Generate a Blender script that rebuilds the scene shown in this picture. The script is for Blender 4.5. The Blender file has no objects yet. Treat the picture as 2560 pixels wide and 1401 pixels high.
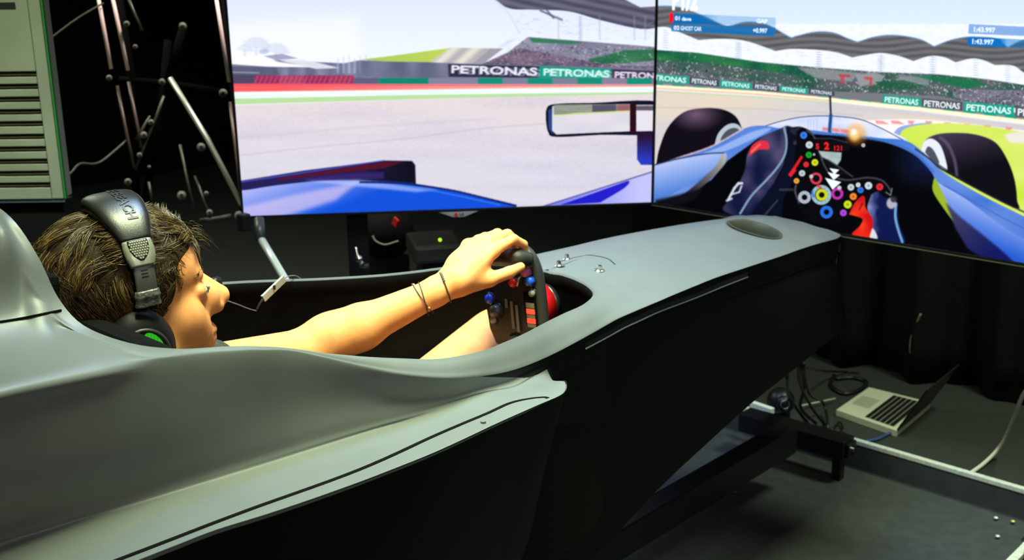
import bpy, bmesh, math, random
import numpy as np
from math import sin, cos, radians, atan, pi, sqrt
from mathutils import Vector, Matrix
from mathutils.bvhtree import BVHTree
random.seed(7); rng = np.random.default_rng(7)
S = bpy.context.scene; COL = S.collection

# ------------------------------------------------------------------ camera
CAMPOS = np.array([0., 0., 1.60]); FPX = 2850.0
_p = atan(812 / FPX); _h = radians(43.3); _r = radians(.75)
CF = np.array([-sin(_h) * cos(_p), cos(_h) * cos(_p), -sin(_p)])
_R0 = np.array([cos(_h), sin(_h), 0]); _U0 = np.cross(_R0, CF)
CR = _R0 * cos(_r) - _U0 * sin(_r); CU = np.cross(CR, CF)
cd = bpy.data.cameras.new('camera'); cam = bpy.data.objects.new('camera', cd); COL.objects.link(cam)
cam.matrix_world = Matrix(((CR[0], CU[0], -CF[0], 0), (CR[1], CU[1], -CF[1], 0), (CR[2], CU[2], -CF[2], CAMPOS[2]), (0, 0, 0, 1)))
cd.sensor_width = 36; cd.lens = 36 * FPX / 2560; cd.clip_start = .05; cd.clip_end = 60
cd.dof.use_dof = True; cd.dof.focus_distance = 1.55; cd.dof.aperture_fstop = 9
S.camera = cam
S.view_settings.view_transform = 'Standard'; S.view_settings.look = 'None'
S.view_settings.exposure = 0; S.view_settings.gamma = 1; S.view_settings.use_curve_mapping = False

# ------------------------------------------------------------------ world and lamps
w = bpy.data.worlds.new('world'); S.world = w; w.use_nodes = True
w.node_tree.nodes['Background'].inputs[0].default_value = (.8, 1, .8, 1)
w.node_tree.nodes['Background'].inputs[1].default_value = .010

def area(name, loc, target, sx, sy, power, color, spread=180):
    l = bpy.data.lights.new(name, 'AREA'); l.shape = 'RECTANGLE'; l.size = sx; l.size_y = sy
    l.energy = power; l.color = color; l.spread = radians(spread)
    o = bpy.data.objects.new(name, l); COL.objects.link(o); o.location = loc
    o.rotation_euler = (Vector(target) - Vector(loc)).to_track_quat('-Z', 'Y').to_euler()
    return o
area('ceiling_or_fill_light', (-1.10, 1.02, 2.95), (-1.18, 1.44, 1.0), .6, .8, 37, (.88, 1, .60), 74)
area('ceiling_or_fill_light', (1.6, .2, 2.8), (-1.3, .85, 1.0), .8, .8, 8, (1, .95, .78), 90)  # unseen lamp added as side fill for face and body panel
area('ceiling_or_fill_light', (-2.3, .5, 2.95), (-3.1, 1.35, .95), .2, .3, 3.2, (.9, 1, .7), 34)  # narrow unseen lamp added to brighten the cabinet
area('ceiling_or_fill_light', (-1.62, 1.45, 2.95), (-1.50, 1.75, .9), .4, .6, 24, (.40, .60, 1), 95)  # unseen cool lamp added for the bluish light on the nose deck
area('ceiling_or_fill_light', (-4.6, 1.6, 2.95), (-4.3, 2.0, 0), .8, 1.6, 62, (.82, 1, .72), 150)
area('ceiling_or_fill_light', (-2.9, 2.3, 2.95), (-3.6, 2.4, 1.4), .3, .5, 15, (1, .86, .82), 70)  # narrow unseen lamp added to brighten the stand poles
area('ceiling_or_fill_light', (-.3, 3.4, 2.95), (-.9, 3.2, 0), .5, .8, 32, (.86, 1, .72), 100)

# ------------------------------------------------------------------ helpers
def ray(x, y): return CF + CR * (x - 1280) / FPX - CU * (y - 700.5) / FPX
def atz(x, y, z): d = ray(x, y); return CAMPOS + d * (z - CAMPOS[2]) / d[2]
def atx(x, y, X): d = ray(x, y); return CAMPOS + d * X / d[0]
def atY(x, y, Y): d = ray(x, y); return CAMPOS + d * Y / d[1]
def atD(x, y, D): return CAMPOS + ray(x, y) * D

def lin(c):
    c = np.asarray(c, float) / 255
    return tuple(np.where(c <= .04045, c / 12.92, ((c + .055) / 1.055) ** 2.4))
MATS = {}
def mat(name, col, rough=.5, metal=0, emit=0, noise=0, nscale=40, bump=0, bscale=200, spec=.5, sub=0, coat=0):
    """procedural material: base colour broken up by noise, optional fine relief"""
    if name in MATS: return MATS[name]
    m = bpy.data.materials.new(name); m.use_nodes = True; nt = m.node_tree; b = nt.nodes['Principled BSDF']
    c = (*col, 1)
    b.inputs['Base Color'].default_value = c; b.inputs['Roughness'].default_value = rough
    b.inputs['Metallic'].default_value = metal; b.inputs['Specular IOR Level'].default_value = spec
    b.inputs['Coat Weight'].default_value = coat
    if sub:
        b.inputs['Subsurface Weight'].default_value = sub; b.inputs['Subsurface Radius'].default_value = (1, .35, .18)
        b.inputs['Subsurface Scale'].default_value = .006
    if emit:
        b.inputs['Emission Color'].default_value = c; b.inputs['Emission Strength'].default_value = emit
    tc = nt.nodes.new('ShaderNodeTexCoord')
    if noise:
        n = nt.nodes.new('ShaderNodeTexNoise'); n.inputs['Scale'].default_value = nscale; n.inputs['Detail'].default_value = 6
        nt.links.new(tc.outputs['Object'], n.inputs['Vector'])
        r = nt.nodes.new('ShaderNodeValToRGB'); nt.links.new(n.outputs['Fac'], r.inputs[0])
        r.color_ramp.elements[0].position = .3; r.color_ramp.elements[1].position = .7
        r.color_ramp.elements[0].color = (*[v * (1 - noise) for v in col], 1)
        r.color_ramp.elements[1].color = (*[min(1, v * (1 + noise)) for v in col], 1)
        nt.links.new(r.outputs[0], b.inputs['Base Color'])
    if bump:
        n2 = nt.nodes.new('ShaderNodeTexNoise'); n2.inputs['Scale'].default_value = bscale; n2.inputs['Detail'].default_value = 4
        nt.links.new(tc.outputs['Object'], n2.inputs['Vector'])
        bu = nt.nodes.new('ShaderNodeBump'); bu.inputs['Strength'].default_value = bump; bu.inputs['Distance'].default_value = .002
        nt.links.new(n2.outputs['Fac'], bu.inputs['Height']); nt.links.new(bu.outputs[0], b.inputs['Normal'])
    MATS[name] = m; return m

def tag(o, label=None, cat=None, group=None, kind=None):
    if label: o['label'] = label
    if cat: o['category'] = cat
    if group: o['group'] = group
    if kind: o['kind'] = kind
    return o
def root(name, loc, label, cat, group=None):
    o = bpy.data.objects.new(name, None); COL.objects.link(o); o.location = tuple(loc); o.empty_display_size = .05
    return tag(o, label, cat, group)
def link(name, me, m, parent=None, smooth=False, label=None):
    o = bpy.data.objects.new(name, me); COL.objects.link(o)
    if m is not None:
        for mm in (m if isinstance(m, (list, tuple)) else [m]): me.materials.append(mm)
    if smooth:
        me.polygons.foreach_set('use_smooth', [True] * len(me.polygons))
    if parent is not None:
        o.parent = parent
        off = Vector((0, 0, 0)); p = parent
        while p is not None: off += p.location; p = p.parent
        me.transform(Matrix.Translation(-off))
    if label: o['label'] = label
    return o
def pyd(v, f):
    me = bpy.data.meshes.new('m'); me.from_pydata([tuple(map(float, a)) for a in v], [], f); me.update(); return me
def bmm(bm):
    bmesh.ops.recalc_face_normals(bm, faces=bm.faces)
    me = bpy.data.meshes.new('m'); bm.to_mesh(me); bm.free(); return me
def frame(d, up=(0, 0, 1)):
    d = Vector(d).normalized(); up = Vector(up)
    if abs(d.dot(up)) > .98: up = Vector((1, 0, 0))
    x = up.cross(d).normalized(); y = d.cross(x); return x, y, d
def add_box(bm, c, s, rot=None, bev=0):
    g = bmesh.ops.create_cube(bm, size=1)['verts']
    M = Matrix.Translation(Vector(tuple(c))) @ (rot.to_4x4() if rot is not None else Matrix()) @ Matrix.Diagonal((*s, 1))
    bmesh.ops.transform(bm, matrix=M, verts=g)
    if bev:
        es = list({e for v in g for e in v.link_edges})
        bmesh.ops.bevel(bm, geom=es, offset=bev, segments=2, affect='EDGES', profile=.6)
def box(c, s, rot=None, bev=.002):
    bm = bmesh.new(); add_box(bm, c, s, rot, bev); return bmm(bm)
def basis(x, y, z): return Matrix((x, y, z)).transposed()
def bar(a, b, wd, th, up=(0, 0, 1), bev=.001):
    a = Vector(tuple(a)); b = Vector(tuple(b)); x, y, d = frame(b - a, up)
    return box((a + b) / 2, (wd, th, (b - a).length), basis(x, y, d), bev)
def add_cyl(bm, a, b, r, r2=None, n=20, bev=0):
    a = Vector(tuple(a)); b = Vector(tuple(b)); x, y, d = frame(b - a)
    M = Matrix.Translation((a + b) / 2) @ basis(x, y, d).to_4x4()
    g = bmesh.ops.create_cone(bm, cap_ends=True, segments=n, radius1=r, radius2=r if r2 is None else r2, depth=(b - a).length, matrix=M)['verts']
    if bev:
        es = [e for e in {e for v in g for e in v.link_edges} if len(e.link_faces) == 2 and max(len(f.verts) for f in e.link_faces) > 4]
        bmesh.ops.bevel(bm, geom=es, offset=bev, segments=2, affect='EDGES')
def cyl(a, b, r, r2=None, n=20, bev=0):
    bm = bmesh.new(); add_cyl(bm, a, b, r, r2, n, bev); return bmm(bm)
def catm(P, n):
    P = np.asarray(P, float); Q = np.vstack([2 * P[0] - P[1], P, 2 * P[-1] - P[-2]]); out = []
    for i in range(len(P) - 1):
        p0, p1, p2, p3 = Q[i:i + 4]
        for t in np.arange(n) / n:
            out.append(.5 * ((2 * p1) + (p2 - p0) * t + (2 * p0 - 5 * p1 + 4 * p2 - p3) * t * t + (3 * p1 - p0 - 3 * p2 + p3) * t ** 3))
    out.append(P[-1]); return np.array(out)
def sweep(path, sec, closed_ends=True, up=(0, 0, 1), scales=None):
    """sweep a closed 2-D section along a path (section x = side, y = up)"""
    path = [Vector(tuple(p)) for p in path]; n = len(path); k = len(sec); V = []; Fc = []
    px = None
    for i, p in enumerate(path):
        d = (path[min(i + 1, n - 1)] - path[max(i - 1, 0)]).normalized()
        if px is None: x, y, _ = frame(d, up)
        else:
            x = (px - d * px.dot(d)).normalized(); y = d.cross(x)
        px = x
        s = 1 if scales is None else scales[i]
        for a, b in sec: V.append(p + x * (a * s) + y * (b * s))
    for i in range(n - 1):
        for j in range(k):
            Fc.append((i * k + j, i * k + (j + 1) % k, (i + 1) * k + (j + 1) % k, (i + 1) * k + j))
    if closed_ends: Fc.append(tuple(range(k))[::-1]); Fc.append(tuple(range((n - 1) * k, n * k)))
    return pyd(V, Fc)
def circ(r, n=10, ry=None): return [(r * cos(2 * pi * i / n), (ry or r) * sin(2 * pi * i / n)) for i in range(n)]
def tube(path, r, n=10, smooth=6, scales=None):
    P = catm(path, smooth) if smooth > 1 and len(path) > 2 else np.asarray(path, float)
    if scales is not None: scales = np.interp(np.linspace(0, 1, len(P)), np.linspace(0, 1, len(scales)), scales)
    return sweep(P, circ(r, n), scales=scales)
def text_mesh(s, bold=0.0, ext=0.0, spacing=1.0):
    cu = bpy.data.curves.new('t', 'FONT'); cu.body = s; cu.offset = bold; cu.extrude = ext; cu.resolution_u = 3; cu.space_character = spacing
    o = bpy.data.objects.new('t', cu); me = bpy.data.meshes.new_from_object(o)
    bpy.data.objects.remove(o); bpy.data.curves.remove(cu); return me

# ------------------------------------------------------------------ materials
M_car = mat('matte_grey_bodywork', (.124, .137, .137), .44, noise=.04, nscale=14, bump=.04, bscale=900, spec=.45)
M_carside = mat('black_and_shade', (.003, .003, .003), .6, spec=.12)  # shade of the car's side put into the colour; bulkhead shares this black
M_black = mat('black_plastic', (.008, .008, .008), .4, bump=.05, spec=.3)
M_blackmetal = mat('black_metal', (.012, .012, .012), .35, .3, spec=.4)
M_lining = mat('black_felt', (.0035, .0035, .003), .95, noise=.5, nscale=300, bump=.6, bscale=800, spec=.1)
M_seam = mat('panel_gap', (.004, .004, .004), .9, spec=.05)
M_chrome = mat('polished_steel', (.75, .75, .70), .22, 1, noise=.08, nscale=60)
M_alu = mat('brushed_aluminium', (.62, .64, .54), .45, .2, noise=.15, nscale=90)
M_white = mat('white_plastic', (.7, .7, .66), .45, noise=.05)
M_carpet = mat('dark_carpet', (.036, .040, .036), .95, noise=.35, nscale=260, bump=.8, bscale=500, spec=.1)
M_curtain = mat('black_drape', (.006, .0065, .006), .85, noise=.3, nscale=120, bump=.3, bscale=700, spec=.15)
M_wall = mat('dark_wall', (.006, .007, .006), .9, noise=.2, spec=.1)
M_skin = mat('skin', (.80, .335, .120), .58, noise=.07, nscale=70, bump=.12, bscale=1400, sub=.12, spec=.22)

# ------------------------------------------------------------------ room
def struct(name, me, m): return tag(link(name, me, m), kind='structure')
struct('floor', box((-2, 2, -.05), (12, 12, .1), bev=0), M_carpet)
struct('ceiling', box((-2, 2, 3.05), (12, 12, .1), bev=0), M_wall)
struct('wall_back', box((-2, 8.05, 1.5), (12, .1, 3), bev=0), M_wall)
struct('wall_left', box((-8.05, 2, 1.5), (.1, 12, 3), bev=0), M_wall)
struct('wall_right', box((4.05, 2, 1.5), (.1, 12, 3), bev=0), M_wall)
struct('wall_front', box((-2, -4.05, 1.5), (12, .1, 3), bev=0), M_wall)

def drape(name, pts, z0, z1, amp, wl, label, seed):
    r = random.Random(seed); P = []
    pts = [Vector((*p, 0)) for p in pts]; L = 0; seg = []
    for a, b in zip(pts, pts[1:]): seg.append((L, (b - a).length, a, b)); L += (b - a).length
    n = int(L / .012); V = []; F = []; rows = 16
    ph = [r.uniform(0, 6.28) for _ in range(4)]
    for i in range(n + 1):
        s = L * i / n
        for (s0, l, a, b) in seg:
            if s <= s0 + l + 1e-6: break
        q = a + (b - a) * ((s - s0) / l); nrm = Vector(((b - a).y, -(b - a).x, 0)).normalized()
        for j in range(rows + 1):
            t = j / rows; z = z0 + (z1 - z0) * t
            ss = s + .03 * sin(3 * t + ph[3])
            d = sin(2 * pi * ss / wl + ph[0] + .8 * sin(ss * 3 + ph[1])) + .35 * sin(4.3 * pi * ss / wl + ph[2])
            k = amp * (1 + .5 * (1 - t))
            V.append(q + nrm * d * k + Vector((0, 0, z)))
    for i in range(n):
        for j in range(rows):
            a = i * (rows + 1) + j; F.append((a, a + rows + 1, a + rows + 2, a + 1))
    me = pyd(V, F); bm = bmesh.new(); bm.from_mesh(me); bmesh.ops.solidify(bm, geom=bm.faces[:], thickness=.003)
    o = link(name, bmm(bm), M_curtain, smooth=True); return tag(o, label, 'curtain')
drape('drape', [(.6, 4.25), (-2.2, 4.05)], .004, 2.2, .035, .30, 'black floor-length drape with soft folds hanging behind the laptop', 3)
drape('drape', [(-2.3, 4.1), (-3.3, 4.7), (-3.9, 5.2)], .004, 2.2, .03, .22, 'black pleated drape hanging behind the gap under the left screen', 5)

# ------------------------------------------------------------------ pictures on the two screens
J = atD(1632, 510, 3.6); AZ = radians(41)
E1 = np.array([sin(AZ), cos(AZ), 0]); N1 = np.array([cos(AZ), -sin(AZ), 0])     # left screen runs along E1 up to J
SW, SH = 1.275, .717
ORG1 = J - E1 * SW; ORG1[2] = J[2]; ORG2 = J.copy()
class Picture:
    def __init__(s, org, ex, W=1500, ss=2):
        s.org, s.ex = org, ex; s.n = np.array([ex[1], -ex[0], 0]); s.W = W * ss; s.H = int(W * SH / SW) * ss; s.ss = ss
        s.a = np.zeros((s.H, s.W, 3), np.float32)
        uu = (np.arange(s.W) + .5) / s.W * SW; vv = (np.arange(s.H) + .5) / s.H * SH
        P = org[None, None] + ex[None, None] * uu[None, :, None] + np.array([0, 0, 1.])[None, None] * vv[:, None, None] - CAMPOS
        z = P @ CF; s.PX = (1280 + FPX * (P @ CR) / z).astype(np.float32); s.PY = (700.5 - FPX * (P @ CU) / z).astype(np.float32)
    def uv(s, p):
        d = ray(*p); t = ((s.org - CAMPOS) @ s.n) / (d @ s.n); q = CAMPOS + d * t - s.org
        return (q @ s.ex) / SW * s.W, q[2] / SH * s.H
    def mask(s, pts):
        q = np.array([s.uv(p) for p in pts]); x0, y0 = np.floor(q.min(0)).astype(int); x1, y1 = np.ceil(q.max(0)).astype(int) + 1
        x0 = max(x0, 0); y0 = max(y0, 0); x1 = min(x1, s.W); y1 = min(y1, s.H)
        if x1 <= x0 or y1 <= y0: return None
        X = np.arange(x0, x1)[None] + .5; Y = np.arange(y0, y1)[:, None] + .5; m = np.zeros((y1 - y0, x1 - x0), bool)
        for (ax, ay), (bx, by) in zip(q, np.roll(q, -1, 0)):
            if ay == by: continue
            m ^= ((ay > Y) != (by > Y)) & (X < (bx - ax) * (Y - ay) / (by - ay) + ax)
        return (slice(y0, y1), slice(x0, x1)), m
    def fill(s, pts, col, a=1.0, blur=0):
        r = s.mask(pts)
        if r is None: return
        sl, m = r
        if blur:
            k = int(blur * s.ss); y0, y1, x0, x1 = max(0, sl[0].start - 2 * k), min(s.H, sl[0].stop + 2 * k), max(0, sl[1].start - 2 * k), min(s.W, sl[1].stop + 2 * k)
            mm = np.zeros((y1 - y0, x1 - x0), np.float32); mm[sl[0].start - y0:sl[0].stop - y0, sl[1].start - x0:sl[1].stop - x0] = m
            for _ in range(2): mm = s.bl(s.bl(mm, k, 0), k, 1)
            sl = (slice(y0, y1), slice(x0, x1)); m = mm
        px, py = s.PX[sl], s.PY[sl]
        c = np.asarray(col(px, py), np.float32) if callable(col) else np.array(col, np.float32)[None, None] * np.ones((*m.shape, 1), np.float32)
        al = (m * a)[..., None].astype(np.float32) if np.isscalar(a) else (m * a(px, py))[..., None].astype(np.float32)
        s.a[sl] = s.a[sl] * (1 - al) + c * al
    @staticmethod
    def bl(a, k, ax):
        if k < 1: return a
        pad = [(0, 0)] * a.ndim; pad[ax] = (k, k + 1) ; c = np.cumsum(np.pad(a, pad, mode='edge'), axis=ax, dtype=np.float64)
        n = a.shape[ax]; hi = np.take(c, range(2 * k, 2 * k + n), axis=ax)
        lo = np.concatenate([np.zeros_like(np.take(c, [0], axis=ax)), np.take(c, range(0, n - 1), axis=ax)], axis=ax)
        return ((hi - lo) / (2 * k + 1)).astype(np.float32)
    def ell(s, cx, cy, rx, ry, col, a=1.0, blur=0, rot=0, n=28):
        s.fill([(cx + rx * cos(t) * cos(rot) - ry * sin(t) * sin(rot), cy + rx * cos(t) * sin(rot) + ry * sin(t) * cos(rot)) for t in np.linspace(0, 2 * pi, n, endpoint=False)], col, a, blur)
    def line(s, pts, wd, col, a=1.0, blur=0):
        pts = np.array(pts, float)
        for p, q in zip(pts, pts[1:]):
            d = q - p; d = d / np.hypot(*d) * wd / 2; nn = np.array([-d[1], d[0]])
            s.fill([p + nn - d * .5, q + nn + d * .5, q - nn + d * .5, p - nn - d * .5], col, a, blur)
    def text(s, st, x, y, h, col, dx=1.0, dy=0.0, width=None, bold=.02, a=1.0, shear=0):
        me = text_mesh(st, bold); me.calc_loop_triangles(); V = np.array([v.co[:2] for v in me.vertices]); T = [t.vertices[:] for t in me.loop_triangles]
        V[:, 0] -= V[:, 0].min(); sc = h / .7; V = V * sc
        if width: V[:, 0] *= width / V[:, 0].max()
        for t in T:
            s.fill([(x + (V[i, 0] + shear * V[i, 1]) * dx + V[i, 1] * dy, y + V[i, 0] * dy - V[i, 1] * dx) for i in t], col, a)
        bpy.data.meshes.remove(me)
    def image(s, name):
        a = s.a; k = s.ss
        a = a[:s.H // k * k, :s.W // k * k].reshape(s.H // k, k, s.W // k, k, 3).mean((1, 3))
        for ax in (0, 1): a = s.bl(a, 1, ax)
        a = np.clip(a / 255, 0, 1); h, wd = a.shape[:2]
        im = bpy.data.images.new(name, wd, h); im.pixels.foreach_set(np.concatenate([a, np.ones((h, wd, 1), np.float32)], 2).astype(np.float32).ravel()); im.pack(); return im
def noise2(px, py, sx, sy, seed=0):
    """cheap value noise in picture units"""
    r = np.random.default_rng(seed); g = r.random((64, 64)).astype(np.float32)
    x = px / sx; y = py / sy; xi = np.floor(x).astype(int); yi = np.floor(y).astype(int); fx = x - xi; fy = y - yi
    G = lambda i, j: g[j % 64, i % 64]
    return (G(xi, yi) * (1 - fx) + G(xi + 1, yi) * fx) * (1 - fy) + (G(xi, yi + 1) * (1 - fx) + G(xi + 1, yi + 1) * fx) * fy
def mixc(a, b, t):
    t = np.clip(t, 0, 1)[..., None]; return np.array(a, np.float32) * (1 - t) + np.array(b, np.float32) * t
def vgrad(c0, c1, y0, y1): return lambda px, py: mixc(c0, c1, (py - y0) / (y1 - y0))
def lgrad(c0, c1, p0, p1):
    p0 = np.array(p0, float); d = np.array(p1, float) - p0; l = d @ d
    return lambda px, py: mixc(c0, c1, ((px - p0[0]) * d[0] + (py - p0[1]) * d[1]) / l)
def crowd(base, cols, seed, dens=.5):
    def f(px, py):
        n1 = noise2(px, py, 3.2, 3.6, seed); n2 = noise2(px, py, 45, 18, seed + 1); n3 = noise2(px, py, 3, 3.4, seed + 2)
        c = mixc(base[0], base[1], n2 * 1.6 - .3); k = (n1 > 1 - dens) * np.clip((n1 - 1 + dens) * 5, 0, 1)
        pick = mixc(cols[0], cols[1], n3 * 1.4 - .2); return c * (1 - k[..., None]) + pick * k[..., None]
    return f
def smooth(pts, n=6): return [tuple(p) for p in catm(pts, n)]

# --- left picture: empty trackside, mirror, side of the blue car
A = Picture(ORG1, E1)
full = [(540, -120), (1680, -120), (1680, 560), (540, 600)]
A.fill(full, vgrad((216, 224, 247), (240, 245, 253), -20, 200))
A.fill([(570, 60), (900, 40), (900, 150), (570, 150)], (246, 249, 254), .5, 22)
for cx, cy, s in ((640, 112, 30), (690, 125, 28), (612, 120, 18)):
    for k in range(9):
        t = -2.9 + k * .34 * 1.05
        A.fill([(cx, cy + 8), (cx + s * cos(t - .2), cy + s * .8 * sin(t - .2) + 4), (cx + s * 1.35 * cos(t), cy + s * sin(t) + 10), (cx + s * cos(t + .2), cy + s * .8 * sin(t + .2) + 6)], (205, 210, 232), .6, 1)
    A.line([(cx, cy + 5), (cx + 2, cy + 45)], 6, (198, 204, 228), .6, 1)
A.ell(660, 128, 13, 7, (150, 158, 190), .5, 2)
# low buildings
A.fill([(575, 165), (690, 150), (860, 158), (900, 150), (1240, 155), (1240, 210), (575, 215)], lambda x, y: mixc((96, 100, 128), (134, 138, 164), noise2(x, y, 14, 60, 5)), 1, 1)
A.fill([(575, 145), (640, 138), (700, 155), (790, 168), (575, 166)], (243, 243, 248), 1, 1)
A.fill([(700, 152), (760, 148), (850, 170), (790, 172)], (226, 227, 238), .9, 1)
A.fill([(660, 140), (705, 134), (745, 146), (690, 150)], (140, 144, 172), .8, 1)
for x in range(845, 930, 14): A.line([(x, 138 + (x % 3) * 4), (x, 182)], 4, (196, 200, 222), .6, 1)
A.fill([(575, 160), (690, 168), (700, 186), (575, 204)], (84, 88, 112), .8, 1)
for k in range(4): A.line([(575, 180 + 7 * k), (648, 182 + 7 * k)], 2, (52, 54, 78) if k % 2 else (205, 205, 222), .7, 1)
# grass bank and pale terraces
A.fill([(905, 147), (1010, 133), (1120, 115), (1225, 122), (1175, 158)], (226, 238, 232), .8, 2)
A.fill([(905, 148), (960, 142), (1125, 120), (1075, 155), (960, 154)], lgrad((164, 196, 96), (186, 206, 84), (905, 150), (1120, 120)), 1, 1)
A.fill([(1125, 119), (1252, 121), (1205, 160), (1075, 156)], lambda x, y: mixc((222, 220, 206), (178, 170, 176), .5 + .5 * np.sin((x + y * 1.1) / 8.5)), 1, 1)
A.fill([(1225, 121), (1262, 121), (1212, 160), (1180, 160)], (150, 146, 160), .9, 1)
# grandstand roof and stand
A.fill([(1262, 118), (1310, 92), (1450, 98), (1660, 120), (1660, 200), (1200, 165)], lambda x, y: mixc((236, 241, 252), (214, 222, 240), noise2(x, y, 5, 9, 2) * .7))
A.fill([(1270, 130), (1320, 92), (1650, 118), (1650, 178), (1205, 160)], crowd(((116, 116, 140), (146, 144, 164)), ((60, 62, 90), (206, 200, 214)), 11, .45), 1, 1)
A.fill([(1322, 93), (1400, 100), (1460, 104), (1430, 110), (1330, 106)], (46, 118, 84), .9, 1)
A.fill([(1470, 148), (1560, 126), (1650, 122), (1650, 150), (1560, 158), (1480, 160)], crowd(((30, 96, 66), (56, 120, 82)), ((190, 205, 200), (24, 60, 60)), 13, .35), 1, 1)
A.fill([(1232, 148), (1300, 120), (1470, 152), (1560, 165), (1650, 165), (1650, 180), (1200, 162)], crowd(((84, 80, 104), (120, 100, 124)), ((40, 36, 60), (214, 170, 180)), 17, .5), .85, 1)
A.fill([(1300, 92), (1262, 116), (1240, 120), (1270, 100)], (206, 216, 240), .8, 2)
roofp = smooth([(1205, -30), (1265, 18), (1330, 24), (1420, 28), (1500, 50), (1600, 72), (1660, 66)])
A.fill(roofp + [(1660, 15), (1600, 18), (1560, -2), (1520, -30)], lambda x, y: mixc((62, 64, 84), (104, 102, 122), .5 + .4 * np.sin((y - x * .22) / 3.4) + .3 * noise2(x, y, 60, 8, 3)), 1, 1)
A.line(smooth([(1205, -20), (1262, 22), (1300, 84)]), 5, (206, 220, 244), .9, 1)
A.line([(1350, 26), (1405, 50)], 5, (84, 88, 112), .8, 1); A.line([(1366, 24), (1384, 46)], 4, (70, 72, 98), .8, 1)
for x in (1395, 1448, 1452, 1498, 1585, 1612):
    A.line([(x, 40), (x + 1, 100)], 3, (150, 158, 190), .5, 1)
for k in range(60):
    x = random.uniform(1290, 1630); y = random.uniform(36, 86) + (x - 1290) * .06
    A.line([(x, y), (x + random.uniform(-18, 18), y + random.uniform(-8, 8))], 1.2, (166, 174, 204), .5)
# boards and barriers
A.fill([(900, 152), (1650, 172), (1650, 202), (900, 192)], lambda x, y: mixc((88, 92, 118), (126, 130, 156), noise2(x, y, 24, 80, 8)), 1, 1)
A.fill([(1120, 160), (1348, 166), (1350, 194), (1122, 192)], (44, 44, 66), 1, 1)
A.fill([(1348, 165), (1530, 172), (1528, 197), (1345, 194)], (22, 148, 130), 1, 1)
A.fill([(1528, 172), (1650, 178), (1650, 200), (1526, 196)], (70, 52, 84), 1, 1)
A.text('PETRONAS', 1146, 185, 18, (190, 190, 210), width=205, bold=.03, dy=.03, a=.5)
A.text('PETRONAS', 1372, 190, 16, (170, 224, 214), width=158, bold=.03, dy=.03, a=.5)
A.text('PETRONAS', 1128, 182, 19, (232, 232, 244), width=215, bold=.03, dy=.03)
A.text('PETRONAS', 1358, 188, 17, (214, 244, 238), width=165, bold=.03, dy=.03)
A.text('PETRONAS', 1536, 194, 15, (236, 230, 244), width=130, bold=.03, dy=.03)
A.fill([(575, 196), (1650, 200), (1650, 212), (575, 212)], (128, 130, 152), 1)
x = 575; cs = [(76, 70, 98), (150, 44, 84), (168, 60, 98), (150, 44, 84), (160, 50, 88), (96, 92, 124), (14, 132, 108), (14, 132, 108), (126, 128, 152), (126, 128, 152), (20, 140, 116), (120, 124, 148), (20, 140, 116), (120, 124, 148), (20, 140, 116), (136, 124, 152), (20, 140, 116), (136, 124, 152), (20, 140, 116)]
for i, c in enumerate(cs):
    wd = 62; A.fill([(x, 188 if i < 5 else 195), (x + wd, 188 if i < 5 else 195), (x + wd, 211), (x, 211)], c, 1, 1)
    if i in (1, 2, 3, 4):
        for k in range(5): A.line([(x + 12 * k, 208), (x + 12 * k + 8, 190)], 3, (206, 120, 150), .55, 1)
    x += wd
# track edge stripes
A.fill([(560, 209), (1660, 211), (1660, 218), (560, 231)], lambda x, y: mixc((250, 92, 98), (252, 190, 178), (x - 700) / 800), 1, 1)
A.line([(560, 213), (1000, 213), (1660, 214)], 3, (224, 60, 84), .55, 1)
A.fill([(560, 230), (1660, 216), (1660, 236), (560, 262)], lambda x, y: mixc((214, 240, 232), (250, 251, 250), noise2(x, y, 120, 5, 4)), 1, 2)
A.fill([(560, 247), (1100, 236), (1660, 230), (1660, 235), (1100, 246), (560, 262)], (176, 214, 150), .9, 1)
A.fill([(560, 264), (1100, 246), (1660, 234), (1660, 560), (560, 600)], lambda x, y: mixc(mixc((226, 214, 214), (216, 212, 224), (y - 240) / 160), (200, 196, 214), (noise2(x, y, 220, 26, 6) - .35) * .9 + (noise2(x, y, 6, 2.6, 7) - .5) * .5), 1, 1)
A.line(smooth([(600, 388), (800, 366), (1000, 348), (1200, 322), (1400, 306)]), 3, (184, 178, 198), .5, 2)
A.line(smooth([(600, 345), (900, 318), (1240, 296)]), 5, (196, 190, 206), .4, 3)
# wing and blue bodywork of the driven car
A.fill([(600, 452), (760, 426), (960, 401), (1030, 402), (1038, 412), (1040, 462), (850, 462), (600, 476)], lambda x, y: mixc((34, 30, 84), (14, 14, 30), (x - 800) / 220), 1, 1)
A.fill([(690, 446), (960, 404), (1012, 404), (960, 420), (700, 450)], (92, 18, 38), .85, 2)
A.fill([(760, 446), (900, 430), (960, 430), (960, 446), (780, 456)], (60, 40, 120), .7, 3)
A.line([(600, 455), (960, 401)], 3, (80, 90, 210), .8, 1)
blue = smooth([(600, 478), (700, 462), (830, 451), (1000, 455), (1100, 470), (1200, 492), (1290, 512)])
A.fill(blue + [(1290, 560), (600, 600)], lambda x, y: mixc((168, 176, 240), (18, 78, 214), ((x - 720) * .5 + (y - 470) * 1.3) / 170 + .25), 1, 1)
A.fill([(600, 520), (720, 490), (900, 452), (840, 500), (700, 545), (600, 560)], (206, 190, 232), .75, 8)
A.fill([(760, 452), (900, 450), (1100, 474), (1040, 480), (900, 466)], (196, 204, 250), .6, 4)
A.line(smooth([(900, 455), (1000, 458), (1120, 474), (1200, 492), (1290, 514)]), 5, (16, 26, 90), .9, 1)
A.line(smooth([(1000, 462), (1110, 482), (1250, 512)]), 3, (60, 130, 230), .8, 1)
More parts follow.
